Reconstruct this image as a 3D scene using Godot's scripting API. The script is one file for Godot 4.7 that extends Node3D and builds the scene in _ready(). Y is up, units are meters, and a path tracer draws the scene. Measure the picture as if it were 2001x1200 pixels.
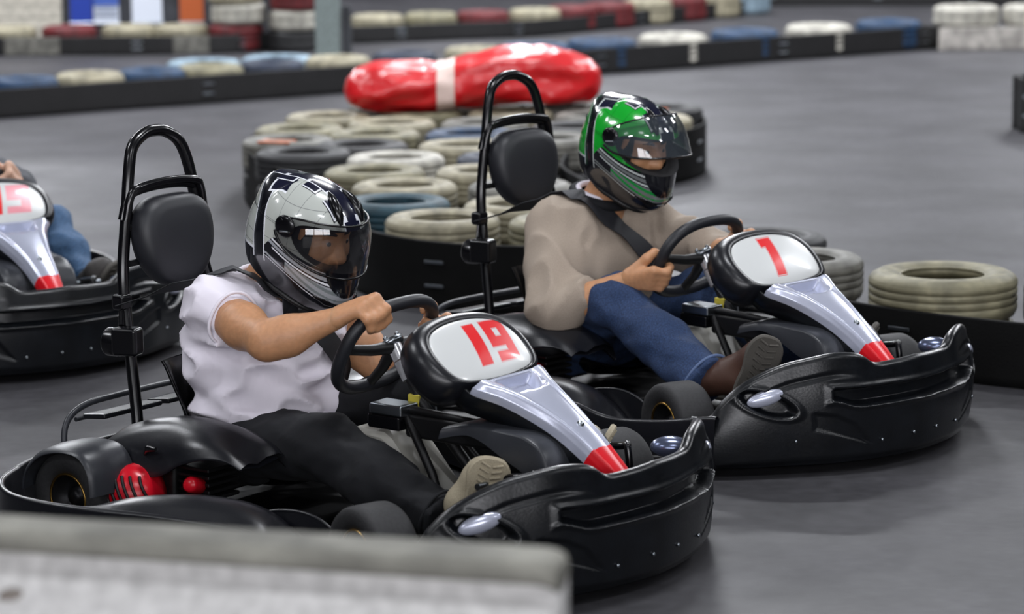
extends Node3D
# Indoor kart track: three rental karts with drivers, tyre barriers, hall. x right, y up, camera looks down -z.

var M := {}
var rng := RandomNumberGenerator.new()
var taken := {}

func _ready():
	rng.seed = 77
	var cam := Camera3D.new()
	cam.name = "camera"
	add_child(cam)
	var lens := CameraAttributesPhysical.new()
	lens.frustum_focal_length = 12.0 / tan(deg_to_rad(6.20986))
	lens.frustum_focus_distance = 7.15
	lens.exposure_aperture = 3.6
	lens.frustum_near = 0.1
	lens.frustum_far = 200.0
	cam.attributes = lens
	cam.fov = 12.41973
	cam.near = 0.1
	cam.far = 200.0
	cam.position = Vector3(0, 1.77308, 0)
	cam.rotation = Vector3(-0.17695471, 0, ROLL)
	cam.current = true
	var env := Environment.new()
	env.background_mode = Environment.BG_COLOR
	env.background_color = Color(0, 0, 0)
	env.tonemap_mode = Environment.TONE_MAPPER_LINEAR
	env.tonemap_exposure = 1.0
	env.sdfgi_enabled = true
	env.ssao_enabled = true
	env.ssil_enabled = true
	var we := WorldEnvironment.new()
	we.name = "world_environment"
	we.environment = env
	add_child(we)
	make_materials()
	hall_lamps()
	build_hall()
	build_karts()
	build_people()
	build_barriers()

const ROLL := -0.0104106

# ---------- lamps ----------
func hall_lamps():
	# fluorescent panels hung under the roof: brighter rows over the far straight, dimmer near the camera
	var rows := [[-25.0, 26.0], [-20.5, 30.0], [-16.0, 26.0], [-11.5, 13.0], [-7.0, 10.0], [-2.5, 7.0]]
	var ord := ["farthest", "second farthest", "third farthest", "fourth farthest", "fifth farthest", "nearest"]
	for i in rows.size():
		for x in [-4.6, 0.6, 5.8]:
			var side: String = {-4.6: "left", 0.6: "middle", 5.8: "right"}[x]
			hall_lamp(Vector3(x, 4.7, rows[i][0]), rows[i][1], "white fluorescent ceiling panel, %s row over the track, %s column" % [ord[i], side])

	# tall windows in the wall behind the camera let the daylight in
	for i in 3:
		var l := AreaLight3D.new()
		l.name = "window_light"
		l.area_size = Vector2(4.2, 2.4)
		l.light_energy = 32.0
		l.light_color = Color(0.98, 0.98, 1.0)
		l.shadow_enabled = true
		l.set("area_range", 60.0)
		l.set("area_attenuation", 2.0)
		l.position = Vector3(-4.5 + 4.5 * i, 3.2, 6.9)
		add_child(l, true)

func hall_lamp(at: Vector3, power: float, label: String):
	var t = thing("ceiling_lamp", label, "lamp", at, 0.0, "ceiling panels over the track")
	var b := MB.new()
	b.rbox(Vector3(0, 0.03, 0), Vector3(0.72, 0.03, 0.17), 0.01)
	part("housing", b, M.lamp_body, t)
	b = MB.new()
	b.rbox(Vector3(0, -0.004, 0), Vector3(0.68, 0.008, 0.13), 0.004)
	part("diffuser", b, M.lamp_glow, t)
	b = MB.new()
	for s in [-1.0, 1.0]:
		b.tube([Vector3(0.5 * s, 0.05, 0), Vector3(0.5 * s, 0.82, 0)], 0.006, 6)
	part("hanger", b, M.lamp_body, t)
	var l := AreaLight3D.new()
	l.name = "lamp_light"
	l.area_size = Vector2(1.36, 0.26)
	l.light_energy = power
	l.light_color = Color(0.97, 0.98, 1.0)
	l.shadow_enabled = true
	l.set("area_range", 60.0)
	l.set("area_attenuation", 2.0)
	l.position = Vector3(0, -0.02, 0)
	l.rotation = Vector3(-PI / 2, 0, 0)
	t.add_child(l)

# ---------- naming helpers ----------
func numbered(called: String) -> String:
	if not taken.has(called):
		taken[called] = 0
		return called
	taken[called] += 1
	return "%s_%03d" % [called, taken[called]]

func thing(called: String, label: String, category: String, at := Vector3.ZERO, turn := 0.0, group := "") -> Node3D:
	var o := Node3D.new()
	o.name = numbered(called)
	add_child(o, true)
	o.position = at
	o.rotation.y = turn
	o.set_meta("label", label)
	o.set_meta("category", category)
	if group != "":
		o.set_meta("group", group)
	return o

func part(called: String, b, mat: Material, parent: Node, label := "") -> MeshInstance3D:
	var o := MeshInstance3D.new()
	o.name = called
	o.mesh = b.commit() if b is MB else b
	o.material_override = mat
	parent.add_child(o, true)
	if label != "":
		o.set_meta("label", label)
	return o

func solo(called: String, b, mat: Material, label: String, category: String, at := Vector3.ZERO, turn := 0.0, group := "") -> MeshInstance3D:
	var o := part(numbered(called), b, mat, self)
	o.position = at
	o.rotation.y = turn
	o.set_meta("label", label)
	o.set_meta("category", category)
	if group != "":
		o.set_meta("group", group)
	return o

func struct(called: String, b, mat: Material, label := "") -> MeshInstance3D:
	var o := part(called, b, mat, self)
	o.set_meta("kind", "structure")
	if label != "":
		o.set_meta("label", label)
	return o

# ---------- mesh builder ----------
class MB:
	var V := PackedVector3Array()
	var N := PackedVector3Array()
	var U := PackedVector2Array()
	var C := PackedColorArray()
	var I := PackedInt32Array()
	var col := Color(1, 1, 1)

	func commit() -> ArrayMesh:
		var a := []
		a.resize(Mesh.ARRAY_MAX)
		a[Mesh.ARRAY_VERTEX] = V
		a[Mesh.ARRAY_NORMAL] = N
		a[Mesh.ARRAY_TEX_UV] = U
		a[Mesh.ARRAY_COLOR] = C
		a[Mesh.ARRAY_INDEX] = I
		var m := ArrayMesh.new()
		m.add_surface_from_arrays(Mesh.PRIMITIVE_TRIANGLES, a)
		return m

	# rows: Array of PackedVector3Array of one length. keep: 0 turn outward from the centroid, 1 as given, -1 reversed
	func grid(rows: Array, cu := false, cv := false, keep := 0, uv := []):
		var nr := rows.size()
		var nc: int = rows[0].size()
		var base := V.size()
		var cen := Vector3.ZERO
		for i in nr:
			for j in nc:
				V.append(rows[i][j])
				cen += rows[i][j]
				U.append(uv[i][j] if uv.size() else Vector2(float(j) / maxi(1, nc - 1), float(i) / maxi(1, nr - 1)))
				C.append(col)
		cen /= float(nr * nc)
		var tri := PackedInt32Array()
		var ru := nr if cu else nr - 1
		var rv := nc if cv else nc - 1
		var acc := PackedVector3Array()
		acc.resize(nr * nc)
		var out := 0.0
		for i in ru:
			var i2 := (i + 1) % nr
			for j in rv:
				var j2 := (j + 1) % nc
				var a := i * nc + j
				var b := i * nc + j2
				var c := i2 * nc + j2
				var d := i2 * nc + j
				var pa := V[base + a]
				var pb := V[base + b]
				var pc := V[base + c]
				var pd := V[base + d]
				var n1 := (pc - pa).cross(pb - pa)
				var n2 := (pd - pa).cross(pc - pa)
				if n1.length_squared() > 1e-20:
					tri.append_array([a, b, c])
					acc[a] += n1
					acc[b] += n1
					acc[c] += n1
					out += n1.dot((pa + pb + pc) / 3.0 - cen)
				if n2.length_squared() > 1e-20:
					tri.append_array([a, c, d])
					acc[a] += n2
					acc[c] += n2
					acc[d] += n2
					out += n2.dot((pa + pc + pd) / 3.0 - cen)
		for i in nr:  # a row drawn together to a point shares one normal
			if nc > 1 and V[base + i * nc].distance_squared_to(V[base + i * nc + nc / 2]) < 1e-14 and V[base + i * nc].distance_squared_to(V[base + i * nc + 1]) < 1e-14:
				var s := Vector3.ZERO
				for j in nc:
					s += acc[i * nc + j]
				for j in nc:
					acc[i * nc + j] = s
		var flip := (keep == 0 and out < 0.0) or keep == -1
		for n in acc:
			var q := n.normalized() if n.length_squared() > 1e-24 else Vector3.UP
			N.append(-q if flip else q)
		for t in range(0, tri.size(), 3):
			I.append(base + tri[t])
			I.append(base + tri[t + (2 if flip else 1)])
			I.append(base + tri[t + (1 if flip else 2)])

	func poly(pts: PackedVector3Array, n: Vector3, flat: PackedVector2Array, uvs := PackedVector2Array()):
		var idx := Geometry2D.triangulate_polygon(flat)
		var base := V.size()
		for i in pts.size():
			V.append(pts[i])
			N.append(n)
			U.append(uvs[i] if uvs.size() else flat[i])
			C.append(col)
		for t in range(0, idx.size(), 3):
			var a := idx[t]
			var b := idx[t + 1]
			var c := idx[t + 2]
			if (pts[c] - pts[a]).cross(pts[b] - pts[a]).dot(n) < 0.0:
				var x := b
				b = c
				c = x
			I.append_array([base + a, base + b, base + c])

	# 2D outline pushed along local z by depth, edges chamfered; xf places it
	func extrude(pl: PackedVector2Array, depth: float, bev: float, xf: Transform3D):
		if Geometry2D.is_polygon_clockwise(pl):
			pl.reverse()
		var n := pl.size()
		var ins := PackedVector2Array()
		for i in n:
			var e1 := (pl[i] - pl[(i + n - 1) % n]).normalized()
			var e2 := (pl[(i + 1) % n] - pl[i]).normalized()
			var nn := Vector2(-e1.y - e2.y, e1.x + e2.x).normalized()
			ins.append(pl[i] + nn * bev / maxf(0.5, absf(nn.dot(Vector2(-e1.y, e1.x)))))
		var rings := [[ins, 0.0], [pl, bev], [pl, bev], [pl, depth - bev], [pl, depth - bev], [ins, depth]]
		for r in [0, 2, 4]:
			var rows := []
			for q in 2:
				var row := PackedVector3Array()
				for p in rings[r + q][0]:
					row.append(xf * Vector3(p.x, p.y, rings[r + q][1]))
				rows.append(row)
			grid(rows, false, true, -1 if xf.basis.determinant() > 0 else 1)
		for e in 2:
			var ring := PackedVector3Array()
			for p in ins:
				ring.append(xf * Vector3(p.x, p.y, depth * e))
			poly(ring, (xf.basis.z * (1.0 if e else -1.0)).normalized(), ins)

	func rbox(at: Vector3, h: Vector3, bev: float, bas := Basis.IDENTITY, k := 2):
		var els := []
		var azs := []
		for q in 2:
			for i in k + 1:
				els.append([-PI / 2 + PI / 2 * q + PI / 2 * i / k, -1.0 if q == 0 else 1.0])
		for q in 4:
			for i in k + 1:
				azs.append([PI / 2 * q + PI / 2 * i / k, q])
		var base := V.size()
		var hh := h - Vector3(bev, bev, bev)
		for e in els:
			for a in azs:
				var n := Vector3(cos(e[0]) * cos(a[0]), sin(e[0]), cos(e[0]) * sin(a[0]))
				var sx := 1.0 if a[1] == 0 or a[1] == 3 else -1.0
				var sz := 1.0 if a[1] < 2 else -1.0
				V.append(at + bas * (Vector3(sx * hh.x, e[1] * hh.y, sz * hh.z) + n * bev))
				N.append((bas * n).normalized())
				U.append(Vector2(a[0] / TAU, e[0] / PI + 0.5))
				C.append(col)
		var nc := azs.size()
		for i in els.size() - 1:
			for j in nc:
				var a := base + i * nc + j
				var b := base + i * nc + (j + 1) % nc
				var c := base + (i + 1) * nc + (j + 1) % nc
				var d := base + (i + 1) * nc + j
				for t in [[a, b, c], [a, c, d]]:
					var g := (V[t[2]] - V[t[0]]).cross(V[t[1]] - V[t[0]])
					if g.length_squared() < 1e-20:
						continue
					if g.dot(N[t[0]] + N[t[1]] + N[t[2]]) < 0.0:
						I.append_array([t[0], t[2], t[1]])
					else:
						I.append_array([t[0], t[1], t[2]])
		for e in 2:  # the two poles' flat faces
			var row := (0 if e == 0 else els.size() - 1) * nc + base
			var q := [row, row + k + 1, row + 2 * (k + 1), row + 3 * (k + 1)]
			for t in [[q[0], q[1], q[2]], [q[0], q[2], q[3]]]:
				var g := (V[t[2]] - V[t[0]]).cross(V[t[1]] - V[t[0]])
				if g.dot(N[t[0]]) < 0.0:
					I.append_array([t[0], t[2], t[1]])
				else:
					I.append_array([t[0], t[1], t[2]])

	# round bar along points; r a number or an Array of radii
	func tube(pts: Array, r, sides := 10, closed := false, caps := true):
		var n := pts.size()
		var rows := []
		var up := Vector3.UP
		var t0: Vector3 = (pts[1] - pts[0]).normalized()
		if absf(t0.dot(up)) > 0.9:
			up = Vector3.RIGHT
		var side := t0.cross(up).normalized()
		for i in n:
			var a: Vector3 = pts[(i + n - 1) % n] if closed else pts[maxi(0, i - 1)]
			var b: Vector3 = pts[(i + 1) % n] if closed else pts[mini(n - 1, i + 1)]
			var t := (b - a).normalized()
			side = (side - t * side.dot(t)).normalized()
			var bi := t.cross(side)
			var rad: float = r[i] if r is Array or r is PackedFloat32Array else r
			var row := PackedVector3Array()
			for j in sides:
				var w := TAU * j / sides
				row.append(pts[i] + (side * cos(w) + bi * sin(w)) * rad)
			if not closed and caps and i == 0:
				rows.append(_all(pts[0], sides))
				rows.append(row.duplicate())
			rows.append(row)
			if not closed and caps and i == n - 1:
				rows.append(row.duplicate())
				rows.append(_all(pts[n - 1], sides))
		grid(rows, closed, true)

	func _all(p: Vector3, n: int) -> PackedVector3Array:
		var q := PackedVector3Array()
		q.resize(n)
		q.fill(p)
		return q

	# profile of (radius, along) turned about the local y axis of xf
	func lathe(prof: Array, n: int, xf: Transform3D, keep := 0):
		var rows := []
		for p in prof:
			var row := PackedVector3Array()
			for j in n:
				var w := TAU * j / n
				row.append(xf * Vector3(p.x * cos(w), p.y, p.x * sin(w)))
			rows.append(row)
		grid(rows, false, true, keep)

	func ball(at: Vector3, rad: Vector3, n := 12, bas := Basis.IDENTITY):
		var rows := []
		for i in n + 1:
			var e := -PI / 2 + PI * i / n
			var row := PackedVector3Array()
			for j in n * 2:
				var w := TAU * j / (n * 2)
				row.append(at + bas * (Vector3(cos(e) * cos(w), sin(e), cos(e) * sin(w)) * rad))
			rows.append(row)
		grid(rows, false, true)

static func smooth(pts: Array, per := 6, closed := false) -> Array:
	var out := []
	var n := pts.size()
	for i in (n if closed else n - 1):
		var p0 = pts[(i + n - 1) % n] if closed else pts[maxi(0, i - 1)]
		var p1 = pts[i]
		var p2 = pts[(i + 1) % n]
		var p3 = pts[(i + 2) % n] if closed else pts[mini(n - 1, i + 2)]
		for k in per:
			out.append(p1.cubic_interpolate(p2, p0, p3, float(k) / per))
	if not closed:
		out.append(pts[n - 1])
	return out

# value at x of a table of Vector2(x, y)
static func table(t: Array, x: float) -> float:
	var n := t.size()
	if x <= t[0].x:
		return t[0].y
	for i in n - 1:
		if x <= t[i + 1].x:
			var a: Vector2 = t[maxi(0, i - 1)]
			var b: Vector2 = t[i]
			var c: Vector2 = t[i + 1]
			var d: Vector2 = t[mini(n - 1, i + 2)]
			var h := c.x - b.x
			var f := (x - b.x) / h
			var m0 := (c.y - a.y) / maxf(1e-6, c.x - a.x) * h
			var m1 := (d.y - b.y) / maxf(1e-6, d.x - b.x) * h
			var f2 := f * f
			var f3 := f2 * f
			return (2 * f3 - 3 * f2 + 1) * b.y + (f3 - 2 * f2 + f) * m0 + (3 * f2 - 2 * f3) * c.y + (f3 - f2) * m1
	return t[n - 1].y

static func poly_dist(p: Vector2, pl: PackedVector2Array) -> float:
	var d := 1e9
	var n := pl.size()
	for i in n:
		d = minf(d, p.distance_to(Geometry2D.get_closest_point_to_segment(p, pl[i], pl[(i + 1) % n])))
	return -d if Geometry2D.is_point_in_polygon(p, pl) else d

static func P2(a: Array) -> PackedVector2Array:
	var q := PackedVector2Array()
	for i in range(0, a.size(), 2):
		q.append(Vector2(a[i], a[i + 1]))
	return q

static func P3(a: Array) -> Array:
	var q := []
	for i in range(0, a.size(), 3):
		q.append(Vector3(a[i], a[i + 1], a[i + 2]))
	return q

# axes with local z along d
static func facing(d: Vector3, up := Vector3.UP) -> Basis:
	var z := d.normalized()
	if absf(z.dot(up)) > 0.99:
		up = Vector3.RIGHT
	var x := up.cross(z).normalized()
	return Basis(x, z.cross(x), z)

static func along_y(d: Vector3) -> Basis:
	var b := facing(d)
	return Basis(b.x, b.z, -b.y)

# ---------- implicit bodies ----------
class SDF:
	var o: Vector3
	var c: float
	var nx: int
	var ny: int
	var nz: int
	var k: float
	var A := PackedFloat32Array()
	var prims := []
	var cuts := []  # [point, normal]: what lies beyond is cut off
	var noise: FastNoiseLite
	var amp := 0.0
	var bias := 0.0
	var stretch := Vector3.ONE

	func _init(lo: Vector3, hi: Vector3, cell: float, kk: float):
		o = lo
		c = cell
		k = kk
		nx = int(ceil((hi.x - lo.x) / c)) + 1
		ny = int(ceil((hi.y - lo.y) / c)) + 1
		nz = int(ceil((hi.z - lo.z) / c)) + 1
		A.resize(nx * ny * nz)

	func cone(a: Vector3, b: Vector3, ra: float, rb: float, flat := false):
		prims.append([a, b, ra, rb, flat])
		var m := maxf(ra, rb) + k * 5.0
		var lo := (Vector3(minf(a.x, b.x), minf(a.y, b.y), minf(a.z, b.z)) - Vector3(m, m, m) - o) / c
		var hi := (Vector3(maxf(a.x, b.x), maxf(a.y, b.y), maxf(a.z, b.z)) + Vector3(m, m, m) - o) / c
		var ba := b - a
		var ln := ba.length()
		var inv := 1.0 / maxf(1e-9, ln * ln)
		var mk := k * 5.0
		var ik := -1.0 / k
		for ix in range(maxi(0, int(lo.x)), mini(nx, int(hi.x) + 2)):
			for iy in range(maxi(0, int(lo.y)), mini(ny, int(hi.y) + 2)):
				var at := (ix * ny + iy) * nz
				for iz in range(maxi(0, int(lo.z)), mini(nz, int(hi.z) + 2)):
					var q := o + Vector3(ix, iy, iz) * c - a
					var t: float = q.dot(ba) * inv
					var d: float
					if flat and t > 1.0:
						d = maxf((q - ba * t).length() - rb, (t - 1.0) * ln)
					else:
						t = clampf(t, 0.0, 1.0)
						d = (q - ba * t).length() - ra - (rb - ra) * t
					if d < mk:
						A[at + iz] += exp(d * ik)

	func chain(pts: Array, rad: Array):
		for i in pts.size() - 1:
			cone(pts[i], pts[i + 1], rad[i], rad[i + 1])

	func value(p: Vector3) -> float:
		var s := 0.0
		for q in prims:
			var ba: Vector3 = q[1] - q[0]
			var t: float = (p - q[0]).dot(ba) / maxf(1e-9, ba.length_squared())
			t = clampf(t, 0.0, 1.0)
			s += exp(-((p - q[0] - ba * t).length() - q[2] - (q[3] - q[2]) * t) / k)
		return -k * log(maxf(s, 1e-30)) + ((noise.get_noise_3dv(p * stretch) - bias) * amp if noise else 0.0)

	# first point on the surface met from p along d
	func hit(p: Vector3, d: Vector3) -> Vector3:
		for i in 60:
			var v := value(p)
			if v < 0.001:
				break
			p += d * maxf(v * 0.8, 0.001)
		return p

	func mesh(b: MB):
		var n := A.size()
		for i in n:
			A[i] = -k * log(A[i]) if A[i] > 1e-20 else 1.0
		if noise or cuts.size():
			for ix in nx:
				for iy in ny:
					var at := (ix * ny + iy) * nz
					for iz in nz:
						var f := A[at + iz]
						if f < 0.06 and f > -0.08:
							var p := o + Vector3(ix, iy, iz) * c
							if noise:
								f += (noise.get_noise_3dv(p * stretch) - bias) * amp
							for q in cuts:
								f = maxf(f, (p - q[0]).dot(q[1]))
							A[at + iz] = f
						elif f < 0.0 and cuts.size():
							var p := o + Vector3(ix, iy, iz) * c
							for q in cuts:
								f = maxf(f, (p - q[0]).dot(q[1]))
							A[at + iz] = f
		var idx := PackedInt32Array()
		idx.resize(n)
		idx.fill(-1)
		var base := b.V.size()
		var sx := ny * nz
		var sy := nz
		var offs := PackedInt32Array([0, 1, sy, sy + 1, sx, sx + 1, sx + sy, sx + sy + 1])
		var corner := [Vector3(0, 0, 0), Vector3(0, 0, 1), Vector3(0, 1, 0), Vector3(0, 1, 1), Vector3(1, 0, 0), Vector3(1, 0, 1), Vector3(1, 1, 0), Vector3(1, 1, 1)]
		var edges := [[0, 1], [2, 3], [4, 5], [6, 7], [0, 2], [1, 3], [4, 6], [5, 7], [0, 4], [1, 5], [2, 6], [3, 7]]
		for ix in nx - 1:
			for iy in ny - 1:
				var at := (ix * ny + iy) * nz
				for iz in nz - 1:
					var i := at + iz
					var s := 0
					for e in 8:
						if A[i + offs[e]] < 0.0:
							s += 1
					if s == 0 or s == 8:
						continue
					var sum := Vector3.ZERO
					var m := 0
					for e in edges:
						var fa := A[i + offs[e[0]]]
						var fb := A[i + offs[e[1]]]
						if (fa < 0.0) != (fb < 0.0):
							sum += corner[e[0]].lerp(corner[e[1]], fa / (fa - fb))
							m += 1
					idx[i] = b.V.size()
					b.V.append(o + (Vector3(ix, iy, iz) + sum / m) * c)
					b.U.append(Vector2.ZERO)
					b.C.append(b.col)
		b.N.resize(b.V.size())
		for ix in range(1, nx - 1):
			for iy in range(1, ny - 1):
				var at := (ix * ny + iy) * nz
				for iz in range(1, nz - 1):
					var i := at + iz
					var fi := A[i] < 0.0
					if fi != (A[i + sx] < 0.0):
						_quad(b, idx[i - sy - 1], idx[i - 1], idx[i], idx[i - sy], fi)
					if fi != (A[i + sy] < 0.0):
						_quad(b, idx[i - sx - 1], idx[i - sx], idx[i], idx[i - 1], fi)
					if fi != (A[i + 1] < 0.0):
						_quad(b, idx[i - sx - sy], idx[i - sy], idx[i], idx[i - sx], fi)
		for i in range(base, b.V.size()):
			b.N[i] = b.N[i].normalized() if b.N[i].length_squared() > 1e-24 else Vector3.UP

	func _quad(b: MB, q0: int, q1: int, q2: int, q3: int, inside: bool):
		if q0 < 0 or q1 < 0 or q2 < 0 or q3 < 0:
			return
		for t in [[q0, q1, q2], [q0, q2, q3]]:
			var x: int = t[1] if not inside else t[2]
			var y: int = t[2] if not inside else t[1]
			var nrm := (b.V[y] - b.V[t[0]]).cross(b.V[x] - b.V[t[0]])
			b.N[t[0]] += nrm
			b.N[x] += nrm
			b.N[y] += nrm
			b.I.append_array([t[0], x, y])

# ---------- materials ----------
func noise_tex(freq: float, seed_: int, size := 256, normal := 0.0, lo := 0.0, hi := 1.0, oct := 4, type := FastNoiseLite.TYPE_SIMPLEX_SMOOTH) -> ImageTexture:
	var f := FastNoiseLite.new()
	f.seed = seed_
	f.noise_type = type
	f.frequency = freq
	f.fractal_octaves = oct
	var im := f.get_seamless_image(size, size)
	im.convert(Image.FORMAT_RGBA8)
	if normal > 0.0:
		im.bump_map_to_normal_map(normal)
	elif lo != 0.0 or hi != 1.0:
		for y in size:
			for x in size:
				var v := lerpf(lo, hi, im.get_pixel(x, y).r)
				im.set_pixel(x, y, Color(v, v, v))
	return ImageTexture.create_from_image(im)

func mat(c: Color, rough: float, metal := 0.0, spec := 0.5) -> StandardMaterial3D:
	var m := StandardMaterial3D.new()
	m.albedo_color = c
	m.roughness = rough
	m.metallic = metal
	m.metallic_specular = spec
	return m

func tri(m: StandardMaterial3D, scale: float, alb: Texture2D = null, nor: Texture2D = null, ns := 0.5, rough: Texture2D = null, world := false) -> StandardMaterial3D:
	m.uv1_triplanar = true
	m.uv1_world_triplanar = world
	m.uv1_scale = Vector3.ONE * scale
	if alb:
		m.albedo_texture = alb
	if nor:
		m.normal_enabled = true
		m.normal_texture = nor
		m.normal_scale = ns
	if rough:
		m.roughness_texture = rough
	return m

func rgb(r: int, g: int, b: int) -> Color:
	return Color(r / 255.0, g / 255.0, b / 255.0)

func make_materials():
	var fine := noise_tex(0.12, 3, 256, 0.0, 0.72, 1.0, 4)
	var blotch := noise_tex(0.02, 5, 256, 0.0, 0.6, 1.0, 5)
	var grain_n := noise_tex(0.25, 7, 256, 1.2)
	var soft_n := noise_tex(0.03, 9, 256, 3.0, 0.0, 1.0, 3)
	var weave_n := noise_tex(0.35, 11, 256, 2.0)
	var denim := noise_tex(0.09, 13, 256, 0.0, 0.45, 1.0, 5)
	M.plastic = tri(mat(rgb(17, 20, 25), 0.36), 2.2, blotch, grain_n, 0.12, fine)
	M.plastic_smooth = tri(mat(rgb(19, 20, 25), 0.32), 1.5, null, grain_n, 0.06)
	M.plastic_grey = tri(mat(rgb(46, 48, 53), 0.38), 2.0, null, grain_n, 0.08)
	M.black = mat(rgb(10, 10, 12), 0.5)
	M.black_gloss = mat(rgb(10, 10, 13), 0.22)
	M.leather = tri(mat(rgb(30, 31, 36), 0.48), 9.0, null, weave_n, 0.25)
	M.rubber = tri(mat(rgb(44, 44, 46), 0.7), 3.0, fine, grain_n, 0.25)
	M.rim = mat(rgb(40, 40, 42), 0.4, 0.7)
	M.brass = mat(rgb(190, 150, 80), 0.28, 1.0)
	M.chrome = mat(rgb(222, 222, 226), 0.2, 0.55)
	M.steel = mat(rgb(150, 156, 162), 0.3, 1.0)
	M.silver = tri(mat(rgb(190, 194, 212), 0.26, 0.35), 2.0, null, soft_n, 0.1)
	M.silver.clearcoat_enabled = true
	M.silver.clearcoat = 0.6
	M.silver.clearcoat_roughness = 0.1
	M.housing = mat(rgb(104, 112, 138), 0.22, 0.7)
	M.red_plastic = mat(rgb(212, 22, 34), 0.3)
	M.engine_red = mat(rgb(205, 16, 36), 0.28)
	M.tank = mat(rgb(168, 166, 158), 0.45)
	M.yellow = mat(rgb(205, 190, 70), 0.45)
	M.belt = tri(mat(rgb(34, 35, 40), 0.7), 30.0, null, weave_n, 0.4)
	M.skin = tri(mat(rgb(202, 148, 108), 0.5), 4.0, noise_tex(0.06, 21, 256, 0.0, 0.88, 1.0, 4), grain_n, 0.12)
	M.skin.subsurf_scatter_enabled = true
	M.skin.subsurf_scatter_strength = 0.12
	M.skin_pale = tri(mat(rgb(206, 164, 140), 0.5), 4.0, null, grain_n, 0.12)
	M.skin_pale.subsurf_scatter_enabled = true
	M.skin_pale.subsurf_scatter_strength = 0.12
	M.brow = mat(rgb(40, 30, 25), 0.8)
	M.eye = mat(rgb(168, 158, 150), 0.3)
	M.iris = mat(rgb(28, 20, 16), 0.3)
	M.white_cloth = tri(mat(rgb(232, 226, 236), 0.85), 14.0, null, weave_n, 0.25)
	M.beige_cloth = tri(mat(rgb(184, 168, 152), 0.88), 12.0, fine, weave_n, 0.35)
	M.grey_cloth = tri(mat(rgb(96, 98, 104), 0.88), 12.0, fine, weave_n, 0.35)
	M.navy_cloth = tri(mat(rgb(15, 18, 27), 0.85), 9.0, denim, weave_n, 0.4)
	M.denim = tri(mat(rgb(52, 78, 124), 0.85), 7.0, denim, weave_n, 0.5)
	M.denim_light = tri(mat(rgb(82, 122, 168), 0.85), 7.0, denim, weave_n, 0.5)
	M.stitch = mat(rgb(88, 106, 142), 0.85)
	M.brown_shoe = tri(mat(rgb(84, 56, 44), 0.5), 10.0, fine)
	M.sole = tri(mat(rgb(92, 88, 82), 0.8), 12.0, fine, grain_n, 0.5)
	M.beige_shoe = tri(mat(rgb(190, 178, 152), 0.75), 10.0, fine)
	M.dark_shoe = tri(mat(rgb(70, 66, 64), 0.7), 10.0, fine)
	M.visor = mat(Color(0.1, 0.1, 0.12, 0.26), 0.04)
	M.visor.transparency = BaseMaterial3D.TRANSPARENCY_ALPHA
	M.visor_clear = mat(Color(0.3, 0.33, 0.36, 0.22), 0.04)
	M.visor_clear.transparency = BaseMaterial3D.TRANSPARENCY_ALPHA
	M.liner = mat(rgb(24, 24, 27), 0.9)
	M.lamp_body = mat(rgb(205, 205, 205), 0.5)
	M.lamp_glow = mat(rgb(240, 240, 240), 0.5)
	M.lamp_glow.emission_enabled = true
	M.lamp_glow.emission = Color(0.97, 0.98, 1.0)
	M.lamp_glow.emission_energy_multiplier = 4.0
	M.window_glow = mat(rgb(230, 232, 240), 0.3)
	M.window_glow.emission_enabled = true
	M.window_glow.emission = Color(0.95, 0.97, 1.0)
	M.window_glow.emission_energy_multiplier = 0.9
	# setting
	var floor_a := noise_tex(0.012, 31, 512, 0.0, 0.74, 1.0, 6)
	M.floor = tri(mat(rgb(80, 79, 83), 0.62, 0.0, 0.4), 0.22, floor_a, noise_tex(0.2, 33, 512, 1.0), 0.06, noise_tex(0.03, 35, 256, 0.0, 0.75, 1.0, 5), true)
	M.floor.detail_enabled = true
	M.floor.detail_albedo = noise_tex(0.3, 37, 256, 0.0, 0.8, 1.0, 3)
	M.floor.detail_blend_mode = BaseMaterial3D.BLEND_MODE_MUL
	M.ceiling = mat(rgb(120, 122, 126), 0.8)
	M.wall_dark = tri(mat(rgb(70, 72, 78), 0.8), 0.6, blotch, null, 0.5, null, true)
	M.wall_cream = tri(mat(rgb(214, 208, 194), 0.7), 0.6, fine, null, 0.5, null, true)
	M.belting = tri(mat(rgb(20, 19, 21), 0.65), 1.6, blotch, grain_n, 0.3)
	M.belting_dark = tri(mat(rgb(11, 11, 11), 0.7, 0.0, 0.3), 1.6, blotch, grain_n, 0.3)
	M.belting_white = tri(mat(rgb(214, 208, 200), 0.6), 1.6, blotch, grain_n, 0.3)
	M.pillar = tri(mat(rgb(132, 144, 142), 0.6), 1.0, fine)
	M.bag = tri(mat(rgb(206, 18, 26), 0.24), 2.0, null, soft_n, 0.35)
	M.bag.clearcoat_enabled = true
	M.bag.clearcoat = 0.5
	M.bag_strap = mat(rgb(226, 200, 190), 0.5)
	M.concrete = tri(mat(rgb(156, 154, 144), 0.8), 1.2, blotch, grain_n, 0.3)
	M.concrete_face = tri(mat(rgb(224, 222, 220), 0.8), 1.0, fine, grain_n, 0.3)
	M.stain = mat(rgb(120, 112, 106), 0.9)
	for q in [["cream", 176, 168, 142], ["white", 206, 202, 190], ["blue", 16, 60, 98], ["navy", 24, 40, 66], ["paleblue", 150, 174, 190], ["red", 112, 22, 28], ["black", 46, 46, 48], ["grey", 130, 128, 120], ["orange", 226, 110, 50], ["olive", 150, 144, 116], ["teal", 34, 74, 88]]:
		M["tyre_" + q[0]] = tri(mat(rgb(q[1], q[2], q[3]), 0.62), 2.6, blotch, grain_n, 0.35)

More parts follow.
